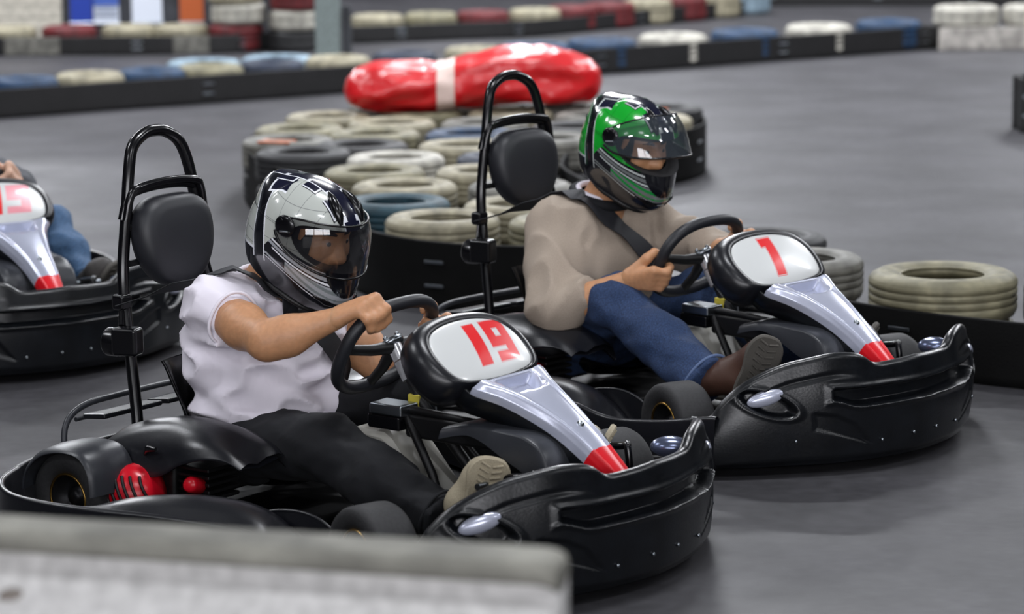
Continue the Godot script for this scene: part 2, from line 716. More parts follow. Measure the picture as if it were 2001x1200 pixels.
func painted(w: int, h: int, f: Callable) -> StandardMaterial3D:
	var im := Image.create(w, h, false, Image.FORMAT_RGBA8)
	for y in h:
		for x in w:
			im.set_pixel(x, y, f.call((x + 0.5) / w, (y + 0.5) / h))
	var m := mat(Color.WHITE, 0.25)
	m.albedo_texture = ImageTexture.create_from_image(im)
	return m

# ---------- karts ----------
# kart frame: x forward from the rear axle, y up, z to the driver's right
const POSE := {"nineteen": [-0.7909, -7.1155, 0.6526], "one": [0.1098, -8.4872, 0.7904], "fifteen": [-2.19, -9.885, 0.96]}
const PLATE_O := Vector3(0.9, 0.493, 0)
const PLATE_N := Vector3(0.6606, 0.7507, 0)
const PLATE_V := Vector3(-0.7507, 0.6606, 0)
const RIM_C := Vector3(0.606, 0.478, 0)
const RIM_UP := Vector3(0.471, 0.882, 0)
const RIM_A := 0.158
const RIM_B := 0.122
const PLAN := [1.10, 0.588, 1.152, 0.558, 1.226, 0.482, 1.29, 0.39, 1.354, 0.29, 1.4, 0.163, 1.423, 0.0]

func rim_point(t: float) -> Vector3:
	return RIM_C + Vector3(0, 0, 1) * RIM_A * cos(t) + RIM_UP * RIM_B * sin(t)

func build_karts():
	var look := {"nineteen": "black go-kart with red 19 on its white plate, nearest kart, behind the pale foreground barrier",
		"one": "black go-kart with red 1 on its white plate, ahead of and behind the nearest kart",
		"fifteen": "black go-kart cut off by the photo's left edge, following the other two"}
	var digits := {"nineteen": [["1", -0.008, 0.122, 0.125], ["9", 0.078, 0.122, 0.084]], "one": [["1", 0.0, 0.135, 0.105]], "fifteen": [["1", -0.012, 0.122, 0.125], ["5", 0.07, 0.122, 0.084]]}
	var first: Node3D
	for who in POSE:
		var p: Array = POSE[who]
		var k: Node3D
		if first == null:
			k = kart(look[who])
			first = k
		else:
			k = first.duplicate()
			k.name = numbered("go_kart")
			add_child(k, true)
			k.set_meta("label", look[who])
		k.position = Vector3(p[0], 0, p[1])
		k.rotation.y = -p[2]
		k.set_meta("group", "rental karts on the track")
		k.get_node("number_plate").material_override = plate_print(digits[who])
		k.get_node("number_plate").set_meta("label", {"nineteen": "white number plate with a red 19", "one": "white number plate with a red 1", "fifteen": "white number plate with worn red digits"}[who])
		KARTS[who] = k

var KARTS := {}

# glyph outlines in a box one wide and one high, y up
const GLYPH := {
	"1": [[0.12, 1.0, 0.62, 1.0, 0.62, 0.0, 0.28, 0.0, 0.28, 0.76, 0.12, 0.76]],
	"one": [[0.34, 1.0, 0.66, 1.0, 0.66, 0.0, 0.34, 0.0]],
	"9": [[0.0, 1.0, 1.0, 1.0, 1.0, 0.0, 0.1, 0.0, 0.1, 0.2, 0.62, 0.2, 0.62, 0.34, 0.0, 0.34], [0.36, 0.56, 0.64, 0.56, 0.64, 0.8, 0.36, 0.8]],
	"5": [[0.0, 1.0, 1.0, 1.0, 1.0, 0.8, 0.4, 0.8, 0.4, 0.64, 1.0, 0.64, 1.0, 0.0, 0.0, 0.0, 0.0, 0.2, 0.6, 0.2, 0.6, 0.44, 0.0, 0.44]]}

func plate_print(items: Array) -> StandardMaterial3D:
	var w := 640
	var h := 400
	var im := Image.create(w, h, false, Image.FORMAT_RGBA8)
	var white := rgb(206, 208, 207)
	im.fill(white)
	for it in items:
		var key: String = it[0]
		if key == "1" and items.size() > 1:
			key = "one"
		var hh: float = it[2]
		var ww: float = it[3]
		var red := rgb(222, 24, 30)
		if items.size() > 1 and items[1][0] == "5":
			red = rgb(222, 24, 30) if it[0] == "1" else rgb(232, 150, 160)
		var pls := []
		for g in GLYPH[key]:
			pls.append(P2(g))
		var uc := float(it[1])
		for y in h:
			var v := (0.5 - (y + 0.5) / h) * 0.21
			var gy := (v - (-0.048)) / hh + (0.06 if items.size() == 1 else 0.0)
			if gy < -0.15 or gy > 1.15:
				continue
			for x in w:
				var u := ((x + 0.5) / w - 0.5) * 0.34
				var gx := (u - uc - 0.3 * (gy - 0.5) * hh) / ww + 0.5
				if gx < -0.25 or gx > 1.25:
					continue
				var q := Vector2(gx, gy)
				var d := poly_dist(q, pls[0])
				if pls.size() > 1:
					d = maxf(d, -poly_dist(q, pls[1]))
				d *= ww
				if d < 0.0:
					im.set_pixel(x, y, red)
				elif items.size() == 1 and d > 0.0016 and d < 0.0034:
					im.set_pixel(x, y, rgb(214, 70, 74))
				elif items.size() > 1 and d < 0.004:
					im.set_pixel(x, y, red.lerp(white, 0.55 + 0.45 * d / 0.004))
	var m := mat(Color.WHITE, 0.3)
	m.albedo_texture = ImageTexture.create_from_image(im)
	m.clearcoat_enabled = true
	m.clearcoat = 0.4
	m.clearcoat_roughness = 0.12
	return m

func kart(label: String) -> Node3D:
	var k := thing("go_kart", label, "go-kart")
	kart_frame(k)
	kart_bumper(k)
	for s in [1.0, -1.0]:
		kart_pod(k, s)
	kart_rear(k)
	kart_nose(k)
	kart_steering(k)
	kart_seat(k)
	for s in [1.0, -1.0]:
		kart_wheel(k, "front_wheel", Vector3(0.953, 0.112, 0.467 * s), 0.112, 0.115, s, -0.27)
		kart_wheel(k, "rear_wheel", Vector3(0.025, 0.115, 0.462 * s), 0.115, 0.14, s, 0.0)
	return k

func kart_frame(k: Node3D):
	var b := MB.new()
	for s in [-1.0, 1.0]:
		b.tube(smooth(P3([-0.12, 0.09, 0.3 * s, 0.1, 0.07, 0.3 * s, 0.5, 0.06, 0.27 * s, 0.95, 0.06, 0.2 * s, 1.25, 0.06, 0.17 * s])), 0.014, 8)
		b.tube(P3([0.953, 0.08, 0.2 * s, 0.953, 0.1, 0.4 * s]), 0.013, 8)
		b.tube(smooth(P3([1.25, 0.06, 0.17 * s, 1.3, 0.1, 0.17 * s, 1.33, 0.2, 0.14 * s])), 0.012, 8)
	for x in [-0.08, 0.12, 0.55, 0.98, 1.24]:
		b.tube(P3([x, 0.065, -0.24, x, 0.065, 0.24]), 0.012, 8)
	b.tube(P3([0, 0.13, -0.45, 0, 0.13, 0.45]), 0.016, 10)
	part("frame", b, M.black, k)
	b = MB.new()
	b.rbox(Vector3(0.78, 0.045, 0), Vector3(0.5, 0.006, 0.27), 0.004)
	part("floor_tray", b, M.black, k)
	b = MB.new()
	var ol := []
	for i in range(0, PLAN.size(), 2):
		ol.append(Vector2(PLAN[i] - 0.03, PLAN[i + 1] - 0.012))
	for q in P2([-0.17, 0.45, -0.08, 0.6, 0.05, 0.69, 0.15, 0.71, 0.3, 0.685, 0.45, 0.63, 0.6, 0.58, 0.9, 0.55]):
		ol.push_front(Vector2(q.x, q.y))
	ol.sort_custom(func(p, q): return p.x < q.x)
	var pan := PackedVector2Array()
	for q in ol:
		pan.append(q)
	for i in range(ol.size() - 2, -1, -1):
		pan.append(Vector2(ol[i].x, -ol[i].y))
	b.extrude(pan, 0.006, 0.001, Transform3D(Basis(Vector3(1, 0, 0), Vector3(0, 0, 1), Vector3(0, -1, 0)), Vector3(0, 0.038, 0)))
	part("belly_pan", b, M.black, k)
	# pedals
	for s in [-1.0, 1.0]:
		b = MB.new()
		b.tube(P3([1.06, 0.06, 0.16 * s, 1.1, 0.18, 0.2 * s, 1.09, 0.24, 0.2 * s]), 0.008, 6)
		b.tube(P3([1.09, 0.24, 0.17 * s, 1.09, 0.24, 0.26 * s]), 0.009, 6)
		part("pedal", b, M.steel, k)
	# polished foot rest bar beside each shoe
	for s in [-1.0, 1.0]:
		b = MB.new()
		b.tube(smooth(P3([0.99, 0.226, 0.2 * s, 1.17, 0.262, 0.19 * s, 1.2, 0.255, 0.18 * s, 1.22, 0.1, 0.17 * s])), 0.009, 8)
		part("foot_rest", b, M.black_gloss, k)

func kart_bumper(k: Node3D):
	var pts := []
	for i in range(0, PLAN.size(), 2):
		pts.append(Vector2(PLAN[i], PLAN[i + 1]))
	for i in range(PLAN.size() - 4, -1, -2):
		pts.append(Vector2(PLAN[i], -PLAN[i + 1]))
	var cur := smooth(pts, 22)
	var top := [Vector2(0.0, 0.293), Vector2(0.1, 0.289), Vector2(0.165, 0.291), Vector2(0.205, 0.315), Vector2(0.24, 0.324), Vector2(0.297, 0.326), Vector2(0.36, 0.315), Vector2(0.41, 0.302), Vector2(0.47, 0.275), Vector2(0.51, 0.246), Vector2(0.54, 0.208), Vector2(0.563, 0.168), Vector2(0.6, 0.166)]
	var cres := P2([0.345, 0.172, 0.291, 0.163, 0.239, 0.135, 0.194, 0.076, 0.273, 0.105, 0.342, 0.13])
	var n := cur.size()
	var rows := []
	for i in n:
		var p: Vector2 = cur[i]
		var t: Vector2 = (cur[mini(n - 1, i + 1)] - cur[maxi(0, i - 1)]).normalized()
		var o := Vector2(-t.y, t.x)
		if o.dot(p - Vector2(0.7, 0)) < 0.0:
			o = -o
		var az := absf(p.y)
		var yt := table(top, az)
		var row := PackedVector3Array()
		var line := []
		for j in 70:
			var y := lerpf(0.028, yt - 0.016, j / 69.0)
			var f := (y - 0.028) / (yt - 0.044)
			var off := 0.016 * sin(PI * clampf(f, 0, 1)) - 0.012 * f
			off -= 0.012 * (1.0 - smoothstep(0.0, 0.1, f))
			# long slot across the front with its lips
			var e := absf(p.y) / 0.3
			var yu := 0.229 + 0.004 * e * e
			var yl := 0.186 + 0.02 * smoothstep(0.75, 1.0, e)
			var sd := maxf(maxf(y - yu, yl - y), (az - 0.296) * 0.7)
			off -= 0.03 * smoothstep(0.002, -0.006, sd)
			off += 0.009 * smoothstep(0.018, 0.004, sd) * smoothstep(-0.002, 0.002, sd) * (1.0 if y < yl else 0.5)
			# lamp recess
			var hy := 0.203 + (az - 0.45) * 0.36
			var hd := Vector2((az - 0.447) / 0.062, (y - hy) / 0.03).length()
			off -= 0.022 * smoothstep(1.05, 0.75, hd)
			off += 0.005 * smoothstep(1.4, 1.15, hd) * smoothstep(0.95, 1.1, hd)
			# sickle-shaped relief
			if az > 0.17 and az < 0.37 and y > 0.06 and y < 0.19:
				off -= 0.008 * smoothstep(0.004, -0.004, poly_dist(Vector2(az, y), cres))
			# shallow crease under the rim
			off -= 0.006 * smoothstep(0.012, 0.0, absf(y - (yt - 0.055))) * smoothstep(0.2, 0.3, az) * smoothstep(0.52, 0.4, az)
			line.append([off, y])
		for j in 9:
			var w := PI * j / 8.0
			line.append([-0.028 + 0.016 * cos(w), yt - 0.016 + 0.016 * sin(w)])
		for j in 4:
			line.append([-0.044, lerpf(yt - 0.02, 0.05, j / 3.0)])
		line.append([-0.03, 0.028])
		for q in line:
			row.append(Vector3(p.x + o.x * q[0], q[1], p.y + o.y * q[0]))
		rows.append(row)
	var b := MB.new()
	b.grid(rows, false, true)
	for e in [0, n - 1]:
		var ring: PackedVector3Array = rows[e]
		var flat := PackedVector2Array()
		for q in ring:
			flat.append(Vector2(Vector2(q.x, q.z).distance_to(cur[e]) * signf(Vector2(q.x, q.z).distance_to(Vector2(0.7, 0)) - cur[e].distance_to(Vector2(0.7, 0))), q.y))
		b.poly(ring, Vector3(-1, 0, 0), flat)
	part("front_bumper", b, M.plastic, k)
	for s in [1.0, -1.0]:
		b = MB.new()
		var bas := facing(Vector3(0.76, 0.1, 0.65 * s))
		b.ball(Vector3(1.242, 0.217, 0.446 * s), Vector3(0.052, 0.021, 0.016), 12, bas * Basis(Vector3(0, 0, 1), 0.28 * s))
		part("headlight", b, M.silver, k, "silver headlight lens in the bumper")
		b = MB.new()
		b.ball(Vector3(1.275, 0.262, 0.25 * s), Vector3(0.05, 0.026, 0.034), 10, Basis(Vector3.UP, -0.5 * s))
		part("lamp_housing", b, M.housing, k, "shiny back of a lamp housing inside the bumper")
		# small bolts on the skirt
		b = MB.new()
		for q in [[1.301, 0.1, 0.39], [1.412, 0.085, 0.163], [1.431, 0.09, 0.05]]:
			b.ball(Vector3(q[0], q[1], q[2] * s), Vector3(0.005, 0.005, 0.005), 4)
		part("bumper_bolt", b, M.steel, k)

func kart_pod(k: Node3D, s: float):
	var ctl := P2([1.165, 0.56, 1.05, 0.572, 0.9, 0.576, 0.75, 0.58, 0.6, 0.61, 0.45, 0.66, 0.3, 0.715, 0.15, 0.74, 0.02, 0.72, -0.09, 0.64, -0.16, 0.52])
	var c := []
	for q in ctl:
		c.append(q)
	var cur := smooth(c, 7)
	var lip := [Vector2(-0.2, 0.172), Vector2(0.3, 0.168), Vector2(0.5, 0.16), Vector2(0.68, 0.145), Vector2(0.75, 0.126), Vector2(0.81, 0.12), Vector2(0.9, 0.127), Vector2(1.0, 0.141), Vector2(1.14, 0.168), Vector2(1.2, 0.172)]
	var crest := [Vector2(0.04, 0.06), Vector2(0.12, 0.095), Vector2(0.2, 0.13), Vector2(0.3, 0.162), Vector2(0.42, 0.184), Vector2(0.54, 0.19), Vector2(0.66, 0.17), Vector2(0.75, 0.11), Vector2(0.8, 0.06)]
	var n := cur.size()
	var rows := []
	for i in n:
		var p: Vector2 = cur[i]
		var t: Vector2 = (cur[mini(n - 1, i + 1)] - cur[maxi(0, i - 1)]).normalized()
		var o := Vector2(-t.y, t.x)
		if o.dot(p - Vector2(0.5, 0)) < 0.0:
			o = -o
		var yl := table(lip, p.x)
		var cr := table(crest, p.x) if p.y > 0.55 else 0.06
		var h := smoothstep(0.07, 0.15, cr)
		var line := [[-0.012, 0.03], [0.0, 0.045], [0.006, 0.08], [0.004, yl * 0.7], [0.0, yl - 0.006], [-0.003, yl], [-0.009, yl + 0.003], [-0.015, yl], [-0.019, yl - 0.008], [-0.026, lerpf(0.08, yl - 0.012, h)], [-0.045, lerpf(0.06, lerpf(yl, cr, 0.4), h)], [-0.075, lerpf(0.055, lerpf(yl, cr, 0.85), h)], [-0.105, cr], [-0.13, cr - 0.004], [-0.15, lerpf(0.055, cr - 0.035, h)], [-0.16, 0.05]]
		var row := PackedVector3Array()
		for q in line:
			var w: Vector2 = p + o * q[0]
			row.append(Vector3(w.x, q[1], w.y * s))
		rows.append(row)
	var b := MB.new()
	b.grid(rows, false, false, int(-s))
	part("side_pod", b, M.plastic_smooth, k)
	# inner arch of the tray behind the front wheel
	b = MB.new()
	rows = [PackedVector3Array(), PackedVector3Array(), PackedVector3Array(), PackedVector3Array()]
	var edge := []
	for i in 25:
		var x := lerpf(0.55, 0.86, i / 24.0)
		var y := table([Vector2(0.55, 0.118), Vector2(0.6, 0.147), Vector2(0.66, 0.162), Vector2(0.73, 0.166), Vector2(0.79, 0.152), Vector2(0.86, 0.11)], x)
		rows[0].append(Vector3(x, 0.04, 0.452 * s))
		rows[1].append(Vector3(x, y, 0.452 * s))
		rows[2].append(Vector3(x, y, 0.446 * s))
		rows[3].append(Vector3(x, 0.04, 0.446 * s))
		edge.append(Vector3(x, y, 0.449 * s))
	b.grid(rows)
	b.tube(edge, 0.0045, 6)
	part("wheel_arch", b, M.plastic_smooth, k)

func kart_rear(k: Node3D):
	# rear skirt joining the two pods
	var c := []
	for q in P2([-0.16, 0.52, -0.2, 0.4, -0.215, 0.2, -0.22, 0.0, -0.215, -0.2, -0.2, -0.4, -0.16, -0.52]):
		c.append(q)
	var cur := smooth(c, 6)
	var rows := []
	for i in cur.size():
		var p: Vector2 = cur[i]
		var row := PackedVector3Array()
		for q in [[0.0, 0.03], [0.01, 0.05], [0.012, 0.1], [0.0, 0.166], [-0.006, 0.174], [-0.014, 0.174], [-0.02, 0.166], [-0.022, 0.05], [-0.012, 0.03]]:
			row.append(Vector3(p.x - q[0], q[1], p.y))
		rows.append(row)
	var b := MB.new()
	b.grid(rows, false, true)
	part("rear_bumper", b, M.plastic_smooth, k)
	b = MB.new()
	b.tube(smooth(P3([-0.13, 0.08, 0.34, -0.19, 0.17, 0.32, -0.21, 0.235, 0.29, -0.215, 0.266, 0.22, -0.215, 0.272, 0.1, -0.215, 0.272, -0.1, -0.215, 0.266, -0.22, -0.21, 0.235, -0.29, -0.19, 0.17, -0.32, -0.13, 0.08, -0.34])), 0.0085, 8)
	b.tube(P3([-0.21, 0.235, 0.26, -0.212, 0.238, -0.26]), 0.006, 8)
	part("rear_guard_bar", b, M.plastic_grey, k)
	b = MB.new()
	for z in [-0.3, -0.06, 0.17]:
		b.rbox(Vector3(-0.13, 0.255, z), Vector3(0.04, 0.007, 0.105), 0.005, Basis(Vector3(0, 0, 1), 0.12))
	part("rear_cover_panel", b, M.plastic_smooth, k)
	# fenders over the rear wheels
	for s in [1.0, -1.0]:
		b = MB.new()
		rows = []
		var pr := smooth([Vector2(-0.105, 0.13), Vector2(-0.09, 0.178), Vector2(-0.045, 0.22), Vector2(0.01, 0.24), Vector2(0.07, 0.244), Vector2(0.112, 0.232), Vector2(0.138, 0.195), Vector2(0.145, 0.14)], 5)
		for i in pr.size():
			var p: Vector2 = pr[i]
			var d := (p - Vector2(0.02, 0.115)).normalized()
			var row := PackedVector3Array()
			for q in [[0.41, -0.004], [0.41, 0.002], [0.43, 0.008], [0.49, 0.011], [0.54, 0.006], [0.556, -0.006], [0.552, -0.01], [0.49, 0.002], [0.43, -0.002]]:
				row.append(Vector3(p.x + d.x * q[1], p.y + d.y * q[1], q[0] * s))
			rows.append(row)
		b.grid(rows, false, true)
		part("rear_fender", b, M.plastic_grey, k)
	# engine with red cooling shroud, half under its cover
	b = MB.new()
	b.rbox(Vector3(0.15, 0.13, 0.31), Vector3(0.09, 0.07, 0.06), 0.012)
	for i in 5:
		b.rbox(Vector3(0.28, 0.12 + 0.018 * i, 0.3), Vector3(0.06, 0.005, 0.055), 0.003)
	part("engine_block", b, M.black, k)
	b = MB.new()
	b.lathe([Vector2(0.0, 0.06), Vector2(0.02, 0.06), Vector2(0.045, 0.052), Vector2(0.066, 0.034), Vector2(0.076, 0.012), Vector2(0.078, -0.02), Vector2(0.078, -0.05), Vector2(0.0, -0.05)], 28, Transform3D(along_y(Vector3(0.25, 0.1, 1)), Vector3(0.15, 0.122, 0.43)))
	var shroud := part("engine_shroud", b, M.engine_red, k, "red engine shroud with dark vent slots")
	b = MB.new()
	var bas := along_y(Vector3(0.25, 0.1, 1))
	if bas.x.dot(Vector3.RIGHT) < 0.0:
		bas = Basis(-bas.x, bas.y, -bas.z)
	for i in 7:
		var line := []
		for j in 9:
			var q := Vector2(-0.05 + 0.02 * i, 0.0) + Vector2(0.5, 1.0).normalized() * lerpf(-0.06, 0.045, j / 8.0)
			var r := q.length() / 0.079
			if r < 0.97:
				line.append(Vector3(0.15, 0.122, 0.43) + bas * Vector3(q.x, 0.063 * pow(1.0 - pow(r, 2.4), 0.5), q.y * signf(bas.z.y) * -1.0))
		if line.size() > 2:
			b.tube(line, 0.004, 6)
	part("vent_slot", b, M.black, shroud)
	b = MB.new()
	b.lathe([Vector2(0, 0.02), Vector2(0.014, 0.019), Vector2(0.02, 0.012), Vector2(0.022, -0.03), Vector2(0, -0.03)], 16, Transform3D(along_y(Vector3(0.3, 0.3, 1)), Vector3(0.315, 0.162, 0.385)))
	part("fuel_cap", b, M.engine_red, k, "small red cap by the engine")
	b = MB.new()
	var topc := [Vector2(-0.02, 0.225), Vector2(0.03, 0.258), Vector2(0.116, 0.286), Vector2(0.23, 0.302), Vector2(0.34, 0.298), Vector2(0.42, 0.27), Vector2(0.475, 0.236)]
	var low := [Vector2(-0.02, 0.175), Vector2(0.2, 0.172), Vector2(0.25, 0.185), Vector2(0.302, 0.214), Vector2(0.37, 0.234), Vector2(0.43, 0.236), Vector2(0.475, 0.22)]
	rows = []
	for i in 40:
		var x := lerpf(-0.02, 0.475, i / 39.0)
		var yt := table(topc, x)
		var yl := minf(table(low, x), yt - 0.01)
		var row := PackedVector3Array()
		var tilt := 0.03 * smoothstep(0.3, 0.5, x)
		for q in [[0.23, yt - 0.05], [0.245, yt - 0.014], [0.28, yt + 0.0], [0.32, yt], [0.355, yt - 0.012], [0.385, lerpf(yt, yl, 0.3)], [0.403, lerpf(yt, yl, 0.6)], [0.413, lerpf(yt, yl, 0.9)], [0.418, yl], [0.412, yl - 0.002], [0.405, lerpf(yt, yl, 0.85)], [0.35, yt - 0.022], [0.28, yt - 0.012], [0.24, yt - 0.055]]:
			row.append(Vector3(x, q[1], q[0] - tilt))
		rows.append(row)
	b.grid(rows, false, true)
	var cover := part("engine_cover", b, M.plastic_smooth, k)
	b = MB.new()
	b.tube(P3([0.175, 0.222, 0.402, 0.195, 0.24, 0.412, 0.222, 0.243, 0.412]), [0.004, 0.009, 0.005], 8)
	part("cover_latch", b, M.black_gloss, cover)
	b = MB.new()
	b.rbox(Vector3(0.12, 0.2, -0.31), Vector3(0.17, 0.07, 0.08), 0.03)
	part("battery_box", b, M.plastic_grey, k)

func kart_wheel(k: Node3D, called: String, at: Vector3, r: float, w: float, s: float, steer: float):
	var t := Node3D.new()
	t.name = called
	k.add_child(t, true)
	t.position = at
	t.rotation.y = steer
	var xf := Transform3D(along_y(Vector3(0, 0, s)), Vector3.ZERO)
	var h := w / 2
	var rr := r * 0.52
	var b := MB.new()
	b.lathe([Vector2(rr, -h * 0.8), Vector2(r * 0.8, -h), Vector2(r * 0.94, -h * 0.93), Vector2(r * 0.99, -h * 0.76), Vector2(r, -h * 0.5), Vector2(r, h * 0.5), Vector2(r * 0.99, h * 0.76), Vector2(r * 0.94, h * 0.93), Vector2(r * 0.8, h), Vector2(r * 0.66, h * 0.95), Vector2(rr, h * 0.8), Vector2(rr, h * 0.4)], 44, xf)
	part("tyre", b, M.rubber, t)
	b = MB.new()
	b.lathe([Vector2(rr * 1.02, -h * 0.8), Vector2(rr, h * 0.78), Vector2(rr * 0.95, h * 0.8), Vector2(rr * 0.86, h * 0.3), Vector2(rr * 0.4, h * 0.2), Vector2(rr * 0.34, h * 0.55), Vector2(0, h * 0.55)], 32, xf)
	part("rim", b, M.rim, t)
	b = MB.new()
	var ring := []
	for i in 40:
		var a := TAU * i / 40
		ring.append(xf * Vector3(rr * cos(a), h * 0.82, rr * sin(a)))
	b.tube(ring, 0.0035, 6, true)
	part("rim_edge", b, M.brass, t)

func plate_outline(sc_z: float, sc_up: float, sc_dn: float) -> Array:
	var half := [Vector2(0.0, 0.096), Vector2(0.08, 0.088), Vector2(0.132, 0.066), Vector2(0.157, 0.022), Vector2(0.152, -0.035), Vector2(0.126, -0.068), Vector2(0.06, -0.08)]
	var pts := []
	for q in half:
		pts.append(q)
	pts.append(Vector2(0, -0.083))
	for i in range(half.size() - 1, 0, -1):
		pts.append(Vector2(-half[i].x, half[i].y))
	var out := []
	for q in smooth(pts, 6, true):
		out.append(Vector2(q.x * sc_z, q.y * (sc_up if q.y > 0 else sc_dn)))
	return out

func on_plate(q: Vector2, n: float) -> Vector3:
	return PLATE_O + Vector3(0, 0, q.x) + PLATE_V * q.y + PLATE_N * n

func kart_nose(k: Node3D):
	var b := MB.new()
	var rows := []
	var uvs := []
	var o := plate_outline(1, 1, 1)
	for st in [0.0, 0.25, 0.5, 0.75, 0.92, 0.98, 1.0, 1.0]:
		var row := PackedVector3Array()
		var uv := PackedVector2Array()
		var n: float = 0.012 * (1 - st * st) + 0.004
		if st >= 0.98:
			n -= 0.0015
		if rows.size() == 7:
			n = -0.006
		for q in o:
			row.append(on_plate(q * st, n))
			uv.append(Vector2(0.5 - q.x * st / 0.34, 0.5 - q.y * st / 0.21))
		rows.append(row)
		uvs.append(uv)
	b.grid(rows, false, true, 0, uvs)
	part("number_plate", b, M.silver, k)
	# padded black housing round the plate
	b = MB.new()
	rows = []
	for q in [[1.0, 1.0, 1.0, 0.0], [1.03, 1.04, 1.03, 0.003], [1.1, 1.13, 1.06, 0.004], [1.18, 1.26, 1.1, -0.003], [1.24, 1.37, 1.13, -0.018], [1.26, 1.41, 1.14, -0.036], [1.255, 1.4, 1.13, -0.05], [1.2, 1.34, 1.05, -0.075], [1.05, 1.15, 0.9, -0.1], [0.6, 0.7, 0.6, -0.115], [0.0, 0.0, 0.0, -0.115]]:
		var row := PackedVector3Array()
		for p in plate_outline(q[0], q[1], q[2]):
			row.append(on_plate(p, q[3]))
		rows.append(row)
	b.grid(rows, false, true)
	part("plate_housing", b, M.plastic_smooth, k)
	# silver nose with recess under the plate, red tip
	var s0 := Vector3(0.988, 0.447, 0)
	var d := (Vector3(1.3, 0.252, 0) - Vector3(0.985, 0.455, 0)).normalized()
	var nn := Vector3(-d.y, d.x, 0)
	var hw := [Vector2(0.0, 0.136), Vector2(0.015, 0.132), Vector2(0.065, 0.1), Vector2(0.13, 0.076), Vector2(0.21, 0.055), Vector2(0.3, 0.042), Vector2(0.38, 0.031)]
	for seg in [[0.0, 0.298, "nose_panel", M.silver, 56], [0.298, 0.373, "nose_tip", M.red_plastic, 14]]:
		rows = []
		for i in seg[4] + 1:
			var v: float = lerpf(seg[0], seg[1], float(i) / seg[4])
			var w := table(hw, v)
			var row := PackedVector3Array()
			for j in 41:
				var u := lerpf(-1.0, 1.0, j / 40.0)
				var n := 0.012 * (1.0 - u * u) * smoothstep(-0.02, 0.1, v) - 0.012 * smoothstep(0.86, 1.0, absf(u)) + 0.02 * sin(PI * clampf(v / 0.4, 0, 1))
				var f := maxf((absf(u * w) - 0.072 + v * 0.25) * 1.4, maxf(0.012 - v, v - 0.075 + absf(u * w) * 0.15))
				n -= 0.034 * smoothstep(0.004, -0.006, f)
				n += 0.006 * smoothstep(0.62, 0.74, absf(u)) * smoothstep(0.95, 0.8, absf(u))
				row.append(s0 + d * v + Vector3(0, 0, u * w) + nn * n)
			for q in [[0.985, -0.03]]:
				row.append(s0 + d * v + Vector3(0, 0, q[0] * w) + nn * (q[1] + 0.02 * sin(PI * clampf(v / 0.4, 0, 1))))
			row.insert(0, s0 + d * v + Vector3(0, 0, -w * 0.985) + nn * (-0.03 + 0.02 * sin(PI * clampf(v / 0.4, 0, 1))))
			rows.append(row)
		b = MB.new()
		b.grid(rows, false, false, 0)
		part(seg[2], b, seg[3], k, "red tip of the nose" if seg[2] == "nose_tip" else "silver nose panel below the plate")
	b = MB.new()
	var xf := Transform3D(along_y(nn), s0 + d * 0.222 + nn * 0.0285)
	b.lathe([Vector2(0.013, -0.004), Vector2(0.013, 0.001), Vector2(0.009, 0.003), Vector2(0.008, 0.008), Vector2(0.0, 0.009)], 12, xf)
	part("nose_bolt", b, M.steel, k)
	# dark side walls of the nose
	for s in [-1.0, 1.0]:
		rows = []
		for i in 31:
			var v := lerpf(-0.04, 0.375, i / 30.0)
			var w := table(hw, maxf(v, 0.0))
			var lift := 0.02 * sin(PI * clampf(v / 0.4, 0, 1))
			var row := PackedVector3Array()
			for q in [[0.93, -0.03], [0.975, -0.034], [0.965, -0.06], [0.85, -0.09], [0.55, -0.105], [0.5, -0.1], [0.8, -0.075]]:
				row.append(s0 + d * v + Vector3(0, 0, q[0] * w * s) + nn * (lift + q[1] * (1.0 - 0.35 * v / 0.4)))
			rows.append(row)
		b = MB.new()
		b.grid(rows, false, true)
		part("nose_side", b, M.plastic, k)
	# bent grey guard plates beside the driver's shins
	for s in [-1.0, 1.0]:
		var pr := smooth([Vector2(0.875, 0.326), Vector2(0.96, 0.346), Vector2(1.06, 0.342), Vector2(1.12, 0.336), Vector2(1.165, 0.312), Vector2(1.19, 0.27), Vector2(1.2, 0.2), Vector2(1.205, 0.1)], 6)
		rows = []
		for i in pr.size():
			var p: Vector2 = pr[i]
			var row := PackedVector3Array()
			var drop := 0.025 + 0.06 * smoothstep(0.95, 1.15, p.x)
			for q in [[0.03, -0.012], [0.03, 0.0], [0.1, 0.0], [0.118, -0.002], [0.126, -0.008], [0.134, -drop], [0.128, -drop], [0.115, -0.014]]:
				row.append(Vector3(p.x - (0.0 if p.x < 1.15 else q[1] * 0.3), p.y + q[1], q[0] * s))
			rows.append(row)
		b = MB.new()
		b.grid(rows, false, true)
		part("shin_guard", b, M.plastic_grey, k)
	# tank between the knees
	b = MB.new()
	b.extrude(P2([0.53, 0.262, 0.56, 0.278, 0.65, 0.276, 0.675, 0.262, 0.79, 0.135, 0.79, 0.08, 0.56, 0.08, 0.5, 0.18]), 0.15, 0.012, Transform3D(Basis(), Vector3(0, 0, -0.075)))
	var tank := part("fuel_tank", b, M.tank, k)
	b = MB.new()
	b.tube(P3([0.62, 0.25, 0.07, 0.628, 0.215, 0.077]), 0.007, 8)
	part("tank_strap", b, M.black, tank)

